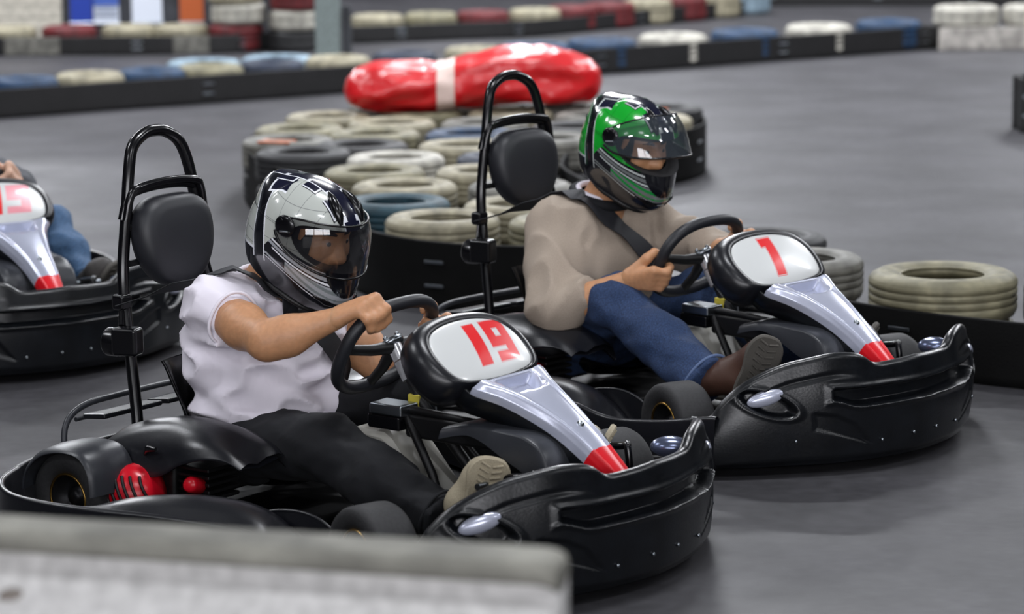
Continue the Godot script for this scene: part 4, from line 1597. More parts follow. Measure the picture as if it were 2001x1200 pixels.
func helmet(t: Node3D, s: Dictionary, hb: Basis):
	var xf := Transform3D(hb, s.helm)
	var mid := 0.19
	var azm := 1.22
	var gap := func(az: float, up: bool) -> float:
		var q := clampf(absf(az) / azm, 0, 1)
		var h := pow(1.0 - pow(q, 3.2), 0.5)
		return mid + (0.33 if up else -0.34) * h + 0.2 * q * q
	var b := MB.new()
	var inner := MB.new()
	var nc := 97
	for up in [false, true]:
		var rows := []
		var uvs := []
		for i in 27:
			var row := PackedVector3Array()
			var uv := PackedVector2Array()
			for j in nc:
				var az := -PI + TAU * j / (nc - 1)
				var e0: float = gap.call(az, up)
				var el := lerpf(-1.25, e0, i / 26.0) if not up else lerpf(e0, PI / 2, i / 26.0)
				row.append(xf * helmet_point(az, el))
				uv.append(Vector2(az / TAU + 0.5, 0.5 - el / PI))
			rows.append(row)
			uvs.append(uv)
		b.grid(rows, false, false, 1, uvs)
		rows = []
		for k in 4:
			var row := PackedVector3Array()
			for j in nc:
				var az := -PI + TAU * j / (nc - 1)
				var e0: float = gap.call(az, up)
				row.append(xf * helmet_point(az, e0, -0.012 * k + (0.003 if k < 2 else 0.0)))
			rows.append(row)
		inner.grid(rows)
	var rows := []
	for i in 20:
		var row := PackedVector3Array()
		for j in 49:
			var az := 1.1 + (TAU - 2.2) * j / 48.0
			row.append(xf * helmet_point(az, lerpf(-1.2, 1.5, i / 19.0), -0.022))
		rows.append(row)
	inner.grid(rows)
	for q in [[-1.2, -0.3], [0.58, 1.4]]:
		rows = []
		for i in 8:
			var row := PackedVector3Array()
			for j in 33:
				var az := lerpf(-1.15, 1.15, j / 32.0)
				row.append(xf * helmet_point(az, lerpf(q[0] , q[1] + 0.1, i / 7.0), -0.03))
			rows.append(row)
		inner.grid(rows)
	for e in [-1.0, 1.0]:  # cheek pads beside the face
		rows = []
		for i in 10:
			var row := PackedVector3Array()
			for j in 9:
				row.append(xf * helmet_point(lerpf(0.72, 1.4, j / 8.0) * e, lerpf(-0.5, 0.75, i / 9.0), -0.012 - 0.03 * (1.0 - pow(j / 8.0 * 2.0 - 1.0, 2.0)) - (0.045 if j == 0 else 0.0)))
			rows.append(row)
		inner.grid(rows)
	var shell := painted(768, 384, s.paint)
	shell.roughness = 0.2
	shell.clearcoat_enabled = true
	shell.clearcoat = 1.0
	shell.clearcoat_roughness = 0.05
	var h := part("helmet", b, shell, t)
	part("helmet_liner", inner, M.liner, h)
	# rim at the neck and vents on the crown
	b = MB.new()
	var ring := []
	for j in 60:
		ring.append(xf * helmet_point(TAU * j / 60, -0.98, 0.0))
	b.tube(ring, 0.007, 6, true)
	part("neck_trim", b, M.black, h)
	b = MB.new()
	for q in [-0.3, 0.3]:
		var line := []
		for i in 7:
			line.append(xf * helmet_point(q * (1.0 + 0.5 * i / 6.0), lerpf(0.62, 1.2, i / 6.0), 0.002))
		b.tube(line, [0.004, 0.01, 0.013, 0.014, 0.012, 0.009, 0.003], 8)
	part("vent", b, M.black_gloss, h)
	b = MB.new()
	for q in [-0.35, 0.35]:
		b.tube([xf * helmet_point(q * 0.3, -0.62, -0.001), xf * helmet_point(q, -0.58, -0.001), xf * helmet_point(q * 1.6, -0.56, -0.001)], [0.004, 0.009, 0.003], 8)
	part("chin_vent", b, M.black_gloss, h)
	# visor turning on two hinges
	var piv := helmet_point(1.36, 0.42)
	piv.z = 0
	var lift := Transform3D(Basis(), piv) * Transform3D(Basis(Vector3(0, 0, 1), s.lift), Vector3.ZERO) * Transform3D(Basis(), -piv)
	var vm := MB.new()
	for layer in [0.008, 0.0055]:
		rows = []
		for i in 19:
			var row := PackedVector3Array()
			for j in 61:
				var az := lerpf(-1.55, 1.55, j / 60.0)
				var q := clampf(absf(az) / 1.6, 0, 1)
				var hh := pow(1.0 - pow(q, 3.0), 0.55)
				var el := mid + 0.22 * q * q + lerpf(-0.385 * hh, 0.39 * hh, i / 18.0)
				row.append(xf * (lift * helmet_point(az, el, layer + 0.004)))
			rows.append(row)
		vm.grid(rows, false, false, 1 if layer > 0.006 else -1)
	var v := part("visor", vm, s.visor, h, "see-through visor" if s.lift == 0.0 else "raised see-through visor")
	b = MB.new()
	for e in [-1.0, 1.0]:
		var line := []
		for j in 61:
			var az := lerpf(-1.55, 1.55, j / 60.0)
			var q := clampf(absf(az) / 1.6, 0, 1)
			var hh := pow(1.0 - pow(q, 3.0), 0.55)
			line.append(xf * (lift * helmet_point(az, mid + 0.22 * q * q + (0.395 if e > 0 else -0.39) * hh, 0.011)))
		b.tube(line, 0.0028 if e > 0 else 0.0034, 6)
	part("visor_edge", b, M.black_gloss, v)
	for e in [-1.0, 1.0]:
		b = MB.new()
		b.ball(xf * helmet_point(1.38 * e, 0.43, 0.007), Vector3(0.03, 0.028, 0.009), 8, hb * Basis(Vector3.UP, 0.12 * e))
		b.ball(xf * helmet_point(1.46 * e, 0.5, 0.015), Vector3(0.006, 0.006, 0.004), 6, hb)
		part("visor_hinge", b, M.black_gloss, h)
		b = MB.new()
		b.tube([xf * helmet_point(1.42 * e, 0.31, 0.016), xf * helmet_point(1.25 * e, 0.36, 0.016)], 0.0025, 5)
		part("hinge_catch", b, M.steel, h)

func paint_base(x: float, y: float, main: Color, accent: Color, edge: Color, swoosh: Color) -> Color:
	var az := (x - 0.5) * TAU
	var el := (0.5 - y) * PI
	var d := Vector3(cos(el) * cos(az), sin(el), absf(cos(el) * sin(az)))
	var black := rgb(17, 18, 24)
	var navy := rgb(20, 22, 42)
	var s := d.x * 0.88 + d.y * 0.22
	# crown stripe with stepped blocks
	if d.y > 0.1 and d.x > -0.75:
		var w := d.z - 0.06 * d.y
		if w < 0.13:
			return navy if fposmod(d.x * 2.4 + 0.3, 1.0) > 0.16 or w < 0.06 else edge
		if w < 0.155:
			return edge
		var blk := fposmod(d.x * 2.1 + 0.15, 1.0)
		if w < 0.27 and blk < 0.55:
			return navy
		if w < 0.295 and blk < 0.62:
			return edge
		if w < 0.31 and blk < 0.66:
			return black
	# triangular panel high at the back
	if d.y > 0.52 and s < 0.02 and s > -0.4:
		var q := d.z - 0.2 - (d.y - 0.52) * 0.1
		if q > 0.0 and q < 0.36 and s > -0.3 and d.y > 0.6 + 0.3 * (s + 0.3):
			return navy if q > 0.03 and q < 0.33 and s > -0.27 else edge
	# dark leaning band behind the visor
	if d.y > -0.42:
		if s < -0.2 and s > -0.47:
			if s > -0.225 or s < -0.445:
				return edge
			return black if s > -0.39 else accent.lerp(black, 0.72)
		if s <= -0.47:
			if d.y < -0.3:
				return black
			if d.y < -0.25:
				return edge
			if s < -0.78 and d.y < 0.2 and d.y > -0.05:
				return navy
			var ln := fposmod(d.y * 5.0, 1.0)
			return main if ln > 0.035 else main.lerp(black, 0.5)
	# sweeping lines down to the chin
	if d.y < lerpf(-0.26, 0.15 - 0.3 * d.x, smoothstep(-0.35, 0.05, d.x)):
		if d.x > 0.88:
			return black
		var q := d.y - 0.12 + 0.3 * maxf(d.x, -0.2) + 0.25 * maxf(0.0, -0.1 - d.x)
		if absf(q + 0.04) < 0.02:
			return edge
		if q < -0.085 and q > -0.15 and d.x > -0.2:
			return swoosh
		if absf(q + 0.19) < 0.016 and d.x > 0.0:
			return edge
		if d.x > 0.35 and q < -0.22 and q > -0.38:
			return accent if fposmod(q * 9.0 + d.x * 2.0, 1.0) < 0.45 else swoosh
		if absf(q + 0.39) < 0.022:
			return swoosh
		if absf(q + 0.45) < 0.008:
			return edge
		return black
	var seam := fposmod(d.x * 3.1 + d.y * 0.4, 1.0)
	var seam2 := fposmod(d.y * 3.0 - 0.2, 1.0)
	if seam < 0.018 or seam2 < 0.016:
		return main.lerp(black, 0.45)
	return main

func paint_silver(x: float, y: float) -> Color:
	return paint_base(x, y, rgb(186, 190, 184), rgb(120, 128, 130), rgb(236, 238, 244), rgb(160, 164, 170))

func paint_green(x: float, y: float) -> Color:
	return paint_base(x, y, rgb(20, 158, 44), rgb(26, 140, 60), rgb(196, 202, 200), rgb(112, 116, 116))

func paint_plain(x: float, y: float) -> Color:
	return paint_base(x, y, rgb(40, 42, 46), rgb(90, 92, 98), rgb(150, 152, 158), rgb(80, 82, 88))

# shoulder belt from the reel on the post, over the right shoulder, across the chest
func seat_belt(k: Node3D, g: SDF, s: Dictionary):
	var pts := [Vector3(-0.118, 0.53, 0.175), Vector3(-0.02, 0.56, 0.15)]
	var nrm := [Vector3(0, 1, 0), Vector3(0, 1, 0)]
	var tg := []
	for i in 6:
		tg.append([Vector3(lerpf(0.1, 0.26, i / 5.0), 0.85, lerpf(0.125, 0.1, i / 5.0)), Vector3(0, -1, 0)])
	for i in 16:
		var q := Vector3(0.16, 0.57, 0.095).lerp(Vector3(0.18, 0.25, -0.14), i / 15.0)
		var d := Vector3(-0.9, -0.35, 0.0).normalized()
		tg.append([q - d * 0.5, d])
	for q in tg:
		var h := g.hit(q[0], q[1])
		var e := 0.004
		var n := Vector3(g.value(h + Vector3(e, 0, 0)) - g.value(h - Vector3(e, 0, 0)), g.value(h + Vector3(0, e, 0)) - g.value(h - Vector3(0, e, 0)), g.value(h + Vector3(0, 0, e)) - g.value(h - Vector3(0, 0, e))).normalized()
		pts.append(h + n * 0.011)
		nrm.append(n)
	# even out
	for r in 4:
		var cp := pts.duplicate()
		for i in range(1, pts.size() - 1):
			pts[i] = cp[i] * 0.5 + (cp[i - 1] + cp[i + 1]) * 0.25 + nrm[i] * 0.0015
	var rows := []
	for i in pts.size():
		var t: Vector3 = (pts[mini(i + 1, pts.size() - 1)] - pts[maxi(0, i - 1)]).normalized()
		var w: Vector3 = t.cross(nrm[i]).normalized() * 0.03
		var n: Vector3 = nrm[i] * 0.002
		rows.append(PackedVector3Array([pts[i] - w - n, pts[i] + w - n, pts[i] + w + n, pts[i] - w + n]))
	var b := MB.new()
	b.grid(rows, false, true)
	part("seat_belt", b, M.belt, k, "black shoulder belt across the driver's chest")

# ---------- setting ----------
func box(b: MB, lo: Vector3, hi: Vector3, bev := 0.004):
	b.rbox((lo + hi) / 2, (hi - lo) / 2, bev, Basis.IDENTITY, 1)

func build_hall():
	var b := MB.new()
	box(b, Vector3(-15, -0.2, -36), Vector3(15, 0, 7))
	struct("floor", b, M.floor)
	b = MB.new()
	box(b, Vector3(-15, 6, -36), Vector3(15, 6.2, 7))
	struct("ceiling", b, M.ceiling)
	b = MB.new()
	box(b, Vector3(-15.2, 0, -36), Vector3(-15, 6, 7))
	struct("wall_left", b, M.wall_dark)
	b = MB.new()
	box(b, Vector3(15, 0, -36), Vector3(15.2, 6, 7))
	struct("wall_right", b, M.wall_dark)
	b = MB.new()
	box(b, Vector3(-15, 0, -36.2), Vector3(15, 6, -36))
	struct("wall_back", b, M.wall_dark)
	b = MB.new()
	box(b, Vector3(-15, 0, 7), Vector3(15, 6, 7.2))
	struct("wall_front", b, M.wall_dark)
	for i in 3:
		b = MB.new()
		for q in [[0.0, 1.23, 2.16, 0.05], [0.0, -1.23, 2.16, 0.05], [-2.13, 0.0, 0.05, 1.26], [2.13, 0.0, 0.05, 1.26], [0.0, 0.0, 0.025, 1.2]]:
			b.rbox(Vector3(-4.5 + 4.5 * i + q[0], 3.2 + q[1], 6.95), Vector3(q[2], q[3], 0.05), 0.006)
		var wn := struct("window_%d" % (i + 1), b, M.lamp_body, "tall window in the wall behind the camera")
		b = MB.new()
		b.rbox(Vector3(-4.5 + 4.5 * i, 3.2, 6.97), Vector3(2.1, 1.2, 0.01), 0.004)
		part("pane", b, M.window_glow, wn)
	# left end wall behind the barriers: cream boards, then a dark stretch with hung banners
	b = MB.new()
	box(b, Vector3(-9, 0, -21.75), Vector3(-1.6, 3.2, -21.6))
	var w := struct("wall_far_left", b, M.wall_dark)
	for i in 14:
		b = MB.new()
		b.rbox(Vector3(-6.2, 0.048 + 0.095 * i, -21.585), Vector3(2.79, 0.0455, 0.014), 0.005)
		part("cladding_board", b, M.wall_cream, w)
	for q in [[-3.26, 0.085, "blue", rgb(18, 52, 150), "plain blue banner hanging on the dark wall, first right of the cream boards"], [-3.07, 0.095, "white", rgb(205, 212, 226), "white banner with a blue top edge, on the dark wall right of the blue banner"], [-2.76, 0.115, "white", rgb(214, 220, 232), "plain white banner on the dark wall, left of the orange banner"], [-2.42, 0.09, "orange", rgb(176, 84, 34), "orange brown banner on the dark wall, rightmost of the hung banners"]]:
		b = MB.new()
		b.rbox(Vector3(0, 0.75, 0), Vector3(q[1], 0.6, 0.008), 0.004)
		var t = thing("banner", q[4], "banner", Vector3(q[0], 0, -21.585), 0.0, "banners on the far left wall")
		part("sheet", b, mat(q[3], 0.6), t)
		b = MB.new()
		b.tube([Vector3(-q[1] - 0.01, 1.355, 0), Vector3(q[1] + 0.01, 1.355, 0)], 0.012, 8)
		b.tube([Vector3(-q[1] - 0.01, 0.145, 0), Vector3(q[1] + 0.01, 0.145, 0)], 0.012, 8)
		part("rod", b, M.steel, t)
		if q[4].contains("blue top"):
			b = MB.new()
			b.rbox(Vector3(0, 0.78, 0.006), Vector3(q[1], 0.5, 0.005), 0.002)
			part("top_stripe", b, mat(rgb(60, 90, 170), 0.6), t, "blue upper panel")
			for i in 3:
				b = MB.new()
				b.rbox(Vector3(0, 0.2 + 0.035 * i, 0.011), Vector3(q[1] * 0.9, 0.006, 0.002), 0.001)
				part("ruled_line", b, mat(rgb(120, 130, 150), 0.6), t)
	# grey steel column
	b = MB.new()
	b.rbox(Vector3(0, 3.0, 0), Vector3(0.085, 3.0, 0.085), 0.01)
	var col := solo("column", b, M.pillar, "grey green steel column standing behind the far tyre barrier", "column", Vector3(-1.255, 0, -19.6))
	b = MB.new()
	b.rbox(Vector3(0, 0.012, 0), Vector3(0.15, 0.012, 0.15), 0.004)
	part("base_plate", b, M.pillar, col)
	b = MB.new()
	b.rbox(Vector3(0.13, 0.2, -0.02), Vector3(0.03, 0.2, 0.05), 0.006)
	part("cable_duct", b, M.wall_dark, col)

# ---------- barriers ----------
var TYRE: Node3D

func tyre(at: Vector3, color: String, label: String, group := "", scale := 1.0, turn := 0.0) -> Node3D:
	if TYRE == null:
		TYRE = Node3D.new()
		var b := MB.new()
		# lying flat, base at y 0, outer radius 0.21, 0.15 high
		var prof := [Vector2(0.118, 0.03), Vector2(0.125, 0.012), Vector2(0.15, 0.002), Vector2(0.185, 0.004), Vector2(0.202, 0.014), Vector2(0.209, 0.03)]
		for i in 4:
			var y := 0.036 + 0.024 * i
			prof.append_array([Vector2(0.21, y), Vector2(0.21, y + 0.016), Vector2(0.203, y + 0.018), Vector2(0.203, y + 0.022)])
		prof.append_array([Vector2(0.209, 0.132 - 0.008), Vector2(0.202, 0.136), Vector2(0.185, 0.146), Vector2(0.172, 0.148), Vector2(0.169, 0.1455), Vector2(0.165, 0.148), Vector2(0.15, 0.148), Vector2(0.125, 0.138), Vector2(0.118, 0.12), Vector2(0.13, 0.105), Vector2(0.18, 0.09), Vector2(0.19, 0.07), Vector2(0.18, 0.05), Vector2(0.13, 0.045), Vector2(0.118, 0.03)])
		b.lathe(prof, 40, Transform3D.IDENTITY, 0)
		part("tread", b, M.rubber, TYRE)
		b = MB.new()
		var ring := []
		for i in 36:
			var a := TAU * i / 36
			ring.append(Vector3(cos(a) * 0.121, 0.134, sin(a) * 0.121))
		b.tube(ring, 0.005, 6, true)
		part("bead", b, M.rubber, TYRE)
	var t: Node3D = TYRE.duplicate()
	t.name = numbered("tyre")
	add_child(t, true)
	t.position = at
	t.rotation.y = turn
	t.scale = Vector3(scale, 1.0, scale)
	for c in t.get_children():
		c.material_override = M["tyre_" + color]
	t.set_meta("label", label)
	t.set_meta("category", "tyre")
	if group != "":
		t.set_meta("group", group)
	return t

# belting standing on the floor along a line of (x, z), with clip staples
func belting(called: String, pts: Array, h: float, m: Material, label: String, closed := false, staples := 0) -> Node3D:
	var cur := smooth(pts, 5, closed)
	var t := thing(called, label, "barrier", Vector3(cur[0].x, 0, cur[0].y), 0.0, "belting round the tyre barriers")
	var rows := []
	var o: Vector2 = cur[0]
	var n := cur.size()
	for i in n:
		var a: Vector2 = cur[(i + n - 1) % n] if closed else cur[maxi(0, i - 1)]
		var c: Vector2 = cur[(i + 1) % n] if closed else cur[mini(n - 1, i + 1)]
		var d := (c - a).normalized()
		var nn := Vector2(-d.y, d.x) * 0.007
		var row := PackedVector3Array()
		for q in [[-1, 0.002], [-1.15, 0.03], [-1.2, h * 0.5], [-1.0, h - 0.006], [-0.6, h], [0.6, h], [1.0, h - 0.006], [1.0, 0.03], [1.0, 0.002]]:
			var p: Vector2 = cur[i] - o + nn * q[0]
			row.append(Vector3(p.x, q[1], p.y))
		rows.append(row)
	var b := MB.new()
	b.grid(rows, closed, true)
	part("belt_strip", b, m, t)
	b = MB.new()
	b.rbox(Vector3.ZERO, Vector3(0.04, 0.006, 0.003), 0.002, Basis.IDENTITY, 1)
	var clip := b.commit()
	for i in staples:
		var f := int((i + 0.5) / staples * (n - 2))
		var d: Vector2 = (cur[f + 1] - cur[f]).normalized()
		for y in [0.35, 0.7]:
			for e in [-1.0, 1.0]:
				var p: Vector2 = cur[f] - o + Vector2(-d.y, d.x) * 0.011 * e
				var c := part("fixing_clip", clip, M.steel, t)
				c.position = Vector3(p.x, h * y, p.y)
				c.rotation.y = -atan2(d.y, d.x)
	return t

const ORD := ["first", "second", "third", "fourth", "fifth", "sixth", "seventh", "eighth", "ninth", "tenth", "eleventh", "twelfth", "thirteenth", "fourteenth", "fifteenth", "sixteenth", "seventeenth", "eighteenth"]

func build_barriers():
	# long barrier across the far side of the track
	belting("barrier_belt", P2V([-4.4, -15.35, -2.954, -16.286, -1.021, -17.55, 1.0, -18.87, 2.961, -20.17, 2.99, -20.3, 2.9, -20.6]), 0.17, M.belting, "long black rubber belt in front of the far row of blue and cream tyres", false, 9)
	var far := [[-0.16, "blue"], [0.247, "blue"], [0.675, "cream"], [1.08, "blue"], [1.479, "olive"], [1.906, "navy"], [2.382, "cream"], [2.872, "navy"], [3.416, "cream"], [3.876, "blue"], [4.412, "blue"], [5.007, "white"], [5.624, "blue"], [6.285, "white"], [6.93, "blue"]]
	for i in far.size():
		var p: Vector2 = Vector2(-3.072, -16.466) + Vector2(0.8359, -0.54888) * far[i][0]
		var sc := 0.98 if i < 9 else 1.12
		tyre(Vector3(p.x, 0.0, p.y), far[i][1], "%s tyre in the long far barrier, %s from its left end" % [far[i][1], ORD[i]], "tyres of the long far barrier", sc, i * 0.7).scale.y = 1.42
	for q in [[-1.98, -18.3, "paleblue", 0.0, "left"], [-1.52, -18.55, "paleblue", 0.0, "right"]]:
		tyre(Vector3(q[0], q[3], q[1]), q[2], "pale blue tyre behind the far barrier, %s of the pair left of the column" % q[4], "pale tyres by the column", 1.15)
	# white end of the far barrier
	belting("barrier_belt", P2V([3.06, -20.12, 3.6, -20.17, 4.4, -20.22, 5.4, -20.2]), 0.16, M.belting_white, "white rubber belt continuing the far barrier to the right", false, 0)
	for i in 5:
		tyre(Vector3(3.3 + 0.5 * i, 0.0, -20.42), "white", "lower white tyre behind the white belt at right, %s from its left end" % ORD[i], "white tyres at the right end", 1.1)
		tyre(Vector3(3.3 + 0.5 * i, 0.148, -20.42), "white", "upper white tyre behind the white belt at right, %s from its left end" % ORD[i], "white tyres at the right end", 1.12, 0.4)
	# second barrier, farther back
	var second_belt = belting("barrier_belt", P2V([-5.0, -20.5, -3.6, -20.46, -2.2, -20.45, -1.75, -20.7]), 0.135, M.belting, "black and grey belt of the second barrier, before the cream wall", false, 4)
	for q in [[-3.45, 0.2], [-2.3, 0.13]]:
		var b := MB.new()
		b.rbox(Vector3(q[0] + 5.0, 0.07, 0.075), Vector3(q[1], 0.06, 0.006), 0.004)
		part("grey_panel", b, M.tyre_grey, second_belt, "worn grey panel")
	belting("barrier_belt", P2V([-1.2, -21.2, -0.5, -21.45, 0.22, -21.7, 1.05, -22.6, 1.86, -23.5, 2.1, -24.0]), 0.13, M.belting, "black belt of the second barrier, right of the column", false, 4)
	var second := [[-4.1, -20.72, "black"], [-3.66, -20.7, "cream"], [-3.22, -20.7, "red"], [-2.78, -20.7, "cream"], [-2.4, -20.68, "cream"], [-2.0, -20.72, "red"], [-1.0, -21.5, "cream"], [-0.6, -21.65, "olive"], [-0.2, -21.78, "red"], [0.2, -21.95, "cream"], [0.5, -22.25, "red"], [0.8, -22.55, "red"], [1.12, -22.88, "cream"], [1.42, -23.2, "red"], [1.72, -23.5, "cream"], [2.0, -23.85, "paleblue"]]
	for i in second.size():
		var q: Array = second[i]
		tyre(Vector3(q[0], 0.0, q[1]), q[2], "%s tyre in the second barrier farther back, %s from its left end" % [q[2], ORD[i]], "tyres of the second barrier", 0.96, i * 0.9).scale.y = 1.33
	for q in [[-1.98, 0.2, "white", "lower"], [-2.0, 0.348, "cream", "upper"], [-1.58, 0.0, "black", "bottom"], [-1.56, 0.148, "white", "middle"], [-1.55, 0.296, "red", "top"]]:
		tyre(Vector3(q[0], q[1], -20.72), q[2], "%s tyre in the pile left of the grey column, %s of its stack" % [q[2], q[3]], "piled tyres left of the column", 0.95, q[1] * 3)
	belting("barrier_belt", P2V([2.15, -24.7, 3.2, -24.55, 4.6, -24.4, 6.2, -24.3]), 0.2, M.belting, "black belt at the top right corner, across the farthest track", false, 4)
	for i in 8:
		tyre(Vector3(2.4 + 0.48 * i, 0.0, -24.95 + 0.045 * i), "black", "black tyre behind the farthest belt, %s from its left end" % ORD[i], "tyres of the farthest barrier", 1.08, i).scale.y = 1.5
	# barrier end at the right edge
	belting("barrier_belt", P2V([4.7, -15.9, 2.92, -15.35, 2.76, -15.2, 2.77, -15.05, 2.97, -14.95, 4.7, -15.2]), 0.29, M.belting, "short black belted barrier end at the right edge, out on the grey floor", false, 2)
	for i in 4:
		tyre(Vector3(3.05 + 0.44 * i, 0.0, -15.15), "black", "lower black tyre inside the barrier end at right edge, %s from the left" % ORD[i], "lower tyres at the right edge", 0.9)
		tyre(Vector3(3.05 + 0.44 * i, 0.148, -15.15), "black", "upper black tyre inside the barrier end at right edge, %s from the left" % ORD[i], "upper tyres at the right edge", 0.9)
	island()
	bag()
	right_barrier()
	front_block()

func P2V(a: Array) -> Array:
	var q := []
	for i in range(0, a.size(), 2):
		q.append(Vector2(a[i], a[i + 1]))
	return q

func island():
	belting("barrier_belt", P2V([-1.22, -12.95, -1.12, -12.35, -0.86, -11.6, -0.68, -10.75, -0.53, -10.2, -0.27, -9.88, 0.1, -9.76, 0.42, -9.95, 0.47, -10.6, 0.3, -11.5, 0.22, -12.1, 0.38, -12.9, 0.8, -13.2, 0.95, -13.7, 0.8, -14.2, 0.1, -14.45, -0.7, -14.3, -1.12, -13.6]), 0.245, M.belting_dark, "black belt wrapped round the tyre island behind the drivers", true, 12)
	var list := [[-0.25, -10.18, "cream"], [0.2, -10.08, "olive"], [-0.44, -10.62, "teal"], [0.03, -10.52, "cream"], [-0.42, -11.08, "cream"], [0.04, -11.04, "grey"], [-0.56, -11.54, "olive"], [-0.1, -11.5, "cream"], [-0.49, -11.98, "white"], [-0.02, -11.96, "navy"], [-0.9, -12.2, "black"], [-0.66, -12.44, "black"], [-0.2, -12.4, "cream"], [-1.0, -12.65, "grey"], [-0.62, -12.88, "olive"], [-0.18, -12.84, "blue"], [0.18, -12.62, "grey"], [-0.98, -13.1, "olive"], [-0.56, -13.32, "cream"], [-0.12, -13.28, "grey"], [0.3, -13.06, "black"], [0.66, -13.4, "cream"], [-0.88, -13.62, "cream"], [-0.44, -13.76, "olive"], [0.0, -13.72, "cream"], [0.42, -13.55, "grey"], [0.74, -13.84, "black"], [-0.6, -14.12, "grey"], [-0.16, -14.16, "grey"], [0.28, -14.0, "grey"]]
	var row := 0
	var rows := []
	for q in list:  # rows of the island from the front, each from the left
		while rows.size() <= int((-9.85 - q[1]) / 0.47):
			rows.append([])
		rows[int((-9.85 - q[1]) / 0.47)].append(q[0])
	for r in rows:
		r.sort()
	for i in list.size():
		var q: Array = list[i]
		row = int((-9.85 - q[1]) / 0.47)
		var who := "%s row of the tyre island, %s from the left" % [ORD[row], ORD[rows[row].find(q[0])]]
		tyre(Vector3(q[0], 0.0, q[1]), "black" if i % 3 else "olive", "lower tyre under another in the " + who, "lower tyres of the island", 0.99, i)
		var top := tyre(Vector3(q[0], 0.148, q[1]), q[2], "%s tyre on top in the " % q[2] + who, "upper tyres of the island", 1.0, i * 1.3)
		if i == 13 or i == 26:
			for e in ([[0.105, "orange"], [0.14, "white"], [0.175, "orange"]] if i == 13 else [[0.15, "orange"]]):
				var b := MB.new()
				b.rbox(Vector3(0.0, 0.1475, e[0]), Vector3(0.075, 0.004, 0.014), 0.002)
				top.rotation.y = -0.3
				part("paint_mark", b, M["tyre_" + e[1]], top, "%s paint mark" % e[1])

func bag():
	var t := thing("crash_bag", "long shiny red vinyl crash bag with a white strap, lying on the tyre island", "crash bag", Vector3(-0.175, 0.3, -13.82))
	var nz := FastNoiseLite.new()
	nz.seed = 5
	nz.frequency = 5.0
	nz.fractal_octaves = 3
	var rows := []
	var strap := []
	for i in 90:
		var u := lerpf(-1.0, 1.0, i / 89.0)
		var endf := pow(1.0 - pow(absf(u), 7.0), 0.5)
		var ry := (0.128 + 0.018 * smoothstep(-0.2, 0.7, u)) * endf
		var rz := 0.19 * endf
		var row := PackedVector3Array()
		var sag := 0.012 * sin(u * 5.0) - 0.02 * pow(absf(u), 3.0)
		var pinch := 1.0 - 0.07 * exp(-pow((u + 0.22) / 0.09, 2.0))
		for j in 48:
			var a := TAU * j / 48
			var c := cos(a)
			var sn := sin(a)
			var p := Vector3(u * 0.635 + 0.0, maxf(ry * signf(sn) * pow(absf(sn), 0.85) * pinch + sag, -0.125) + 0.13, rz * signf(c) * pow(absf(c), 0.9) * pinch)
			var n := nz.get_noise_3d(p.x * 0.45, p.y * 1.7, p.z * 1.7) * 0.035 * endf
			p += Vector3(0, sn, c) * n
			p.y = maxf(p.y, 0.004)
			row.append(p + Vector3(0, 0.018 * u, -0.1 * u))
		rows.append(row)
		if absf(u + 0.22) < 0.075:
			var q := PackedVector3Array()
			var cen := Vector3(row[0].x, 0.13, -0.1 * u)
			for p in row:
				q.append(p + (p - cen).normalized() * 0.006)
			strap.append(q)
	var b := MB.new()
	b.grid(rows, false, true)
	part("vinyl_cover", b, M.bag, t)
	b = MB.new()
	b.grid(strap, false, true)
	part("strap", b, M.bag_strap, t, "white strap round the bag")

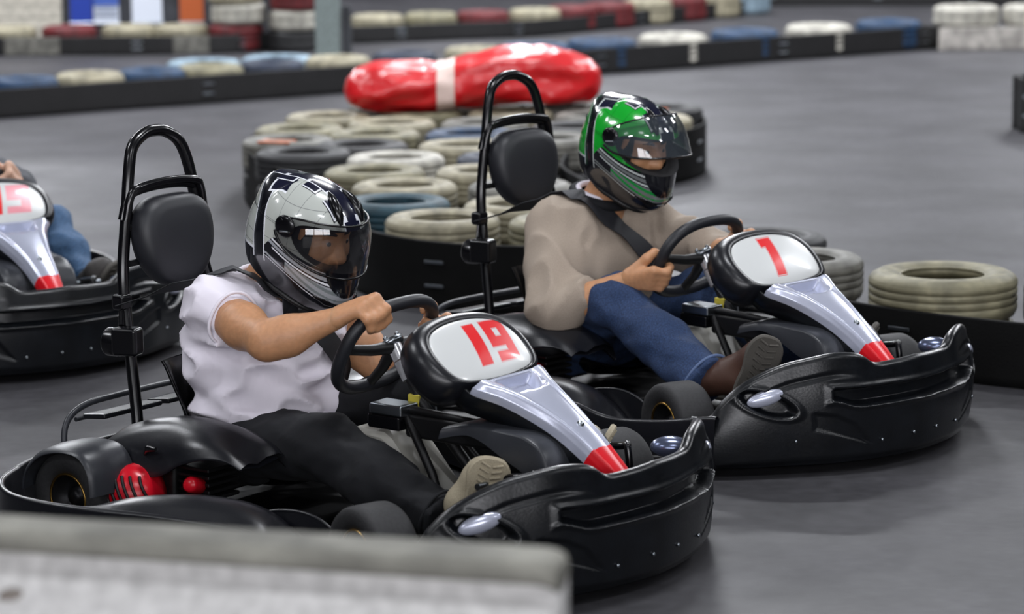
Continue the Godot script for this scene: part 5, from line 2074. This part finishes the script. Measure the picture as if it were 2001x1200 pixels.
func right_barrier():
	belting("barrier_belt", P2V([0.62, -9.75, 0.78, -9.3, 1.06, -8.83, 1.48, -8.45, 2.0, -8.2, 2.8, -8.1]), 0.205, M.belting_dark, "black belt in front of the grey tyres behind the nose of kart 1", false, 3)
	for q in [[1.37, -8.84, "olive", "pale olive tyre behind the nose of kart 1", 1.12], [0.95, -9.18, "grey", "grey tyre next left of the pale olive tyre", 1.0], [1.8, -8.62, "black", "dark tyre cut by the photo's right edge", 1.0], [2.25, -8.5, "grey", "grey tyre past the photo's right edge, next to the dark one", 1.0], [0.88, -9.64, "black", "dark tyre at the back left end of the right barrier", 1.0]]:
		tyre(Vector3(q[0], 0, q[1]), q[2] if q[2] == "olive" else "black", "lower tyre under the " + q[3], "lower tyres of the right barrier", q[4] * 0.99)
		tyre(Vector3(q[0], 0.148, q[1]), q[2], q[3], "upper tyres of the right barrier", q[4], q[0])

func front_block():
	var p0 := Vector3(-2.0, 0, -3.93)
	var p1 := Vector3(0.02, 0, -3.386)
	var d := (p1 - p0).normalized()
	var n := Vector3(-d.z, 0, d.x)  # towards the camera
	var t := thing("barrier_block", "pale grey concrete barrier block with a rounded rim, out of focus in the foreground", "barrier", p0)
	var ln := p0.distance_to(p1)
	for q in [["rim", M.concrete, [-0.085, 0.825, -0.085, 0.838, -0.077, 0.846, -0.012, 0.846, -0.002, 0.841, 0.002, 0.833, 0.002, 0.822, -0.004, 0.816, -0.05, 0.815]], ["wall_body", M.concrete_face, [-0.08, 0.0, -0.08, 0.825, -0.03, 0.825, -0.022, 0.816, -0.02, 0.796, -0.012, 0.788, 0.06, 0.745, 0.13, 0.66, 0.15, 0.5, 0.15, 0.0]]]:
		var rows := []
		var pl := P2(q[2])
		for i in 14:
			var f := i / 13.0
			var along := ln * minf(f * 1.25, 1.0) if i < 11 else ln
			var rr := 0.03
			var a := clampf((i - 10) / 3.0, 0.0, 1.0) * PI / 2
			along = lerpf(0, ln, i / 10.0) if i <= 10 else ln + rr * sin(a)
			var sh := 1.0 if i <= 10 else 1.0 - 0.22 * (1.0 - cos(a))
			var row := PackedVector3Array()
			for v in pl:
				row.append(d * along + n * (v.x * sh + (1.0 - sh) * -0.05) + Vector3(0, v.y if i <= 10 else v.y - 0.012 * (1.0 - cos(a)) * (1.0 if v.y > 0.6 else 0.0), 0))
			rows.append(row)
		var b := MB.new()
		b.grid(rows, false, true)
		for e in [0, 13]:
			var fl := PackedVector2Array()
			for v in pl:
				fl.append(v)
			b.poly(rows[e], -d if e == 0 else d, fl)
		part(q[0], b, q[1], t, "beige rounded rim" if q[0] == "rim" else "")
	for q in [[1.4, 0.02, 0.768], [1.52, 0.035, 0.75]]:
		var b := MB.new()
		b.ball(d * q[0] + n * q[1] + Vector3(0, q[2] - 0.006, 0), Vector3(0.02, 0.012, 0.014), 8)
		part("scuff", b, M.stain, t, "dark scuff mark")
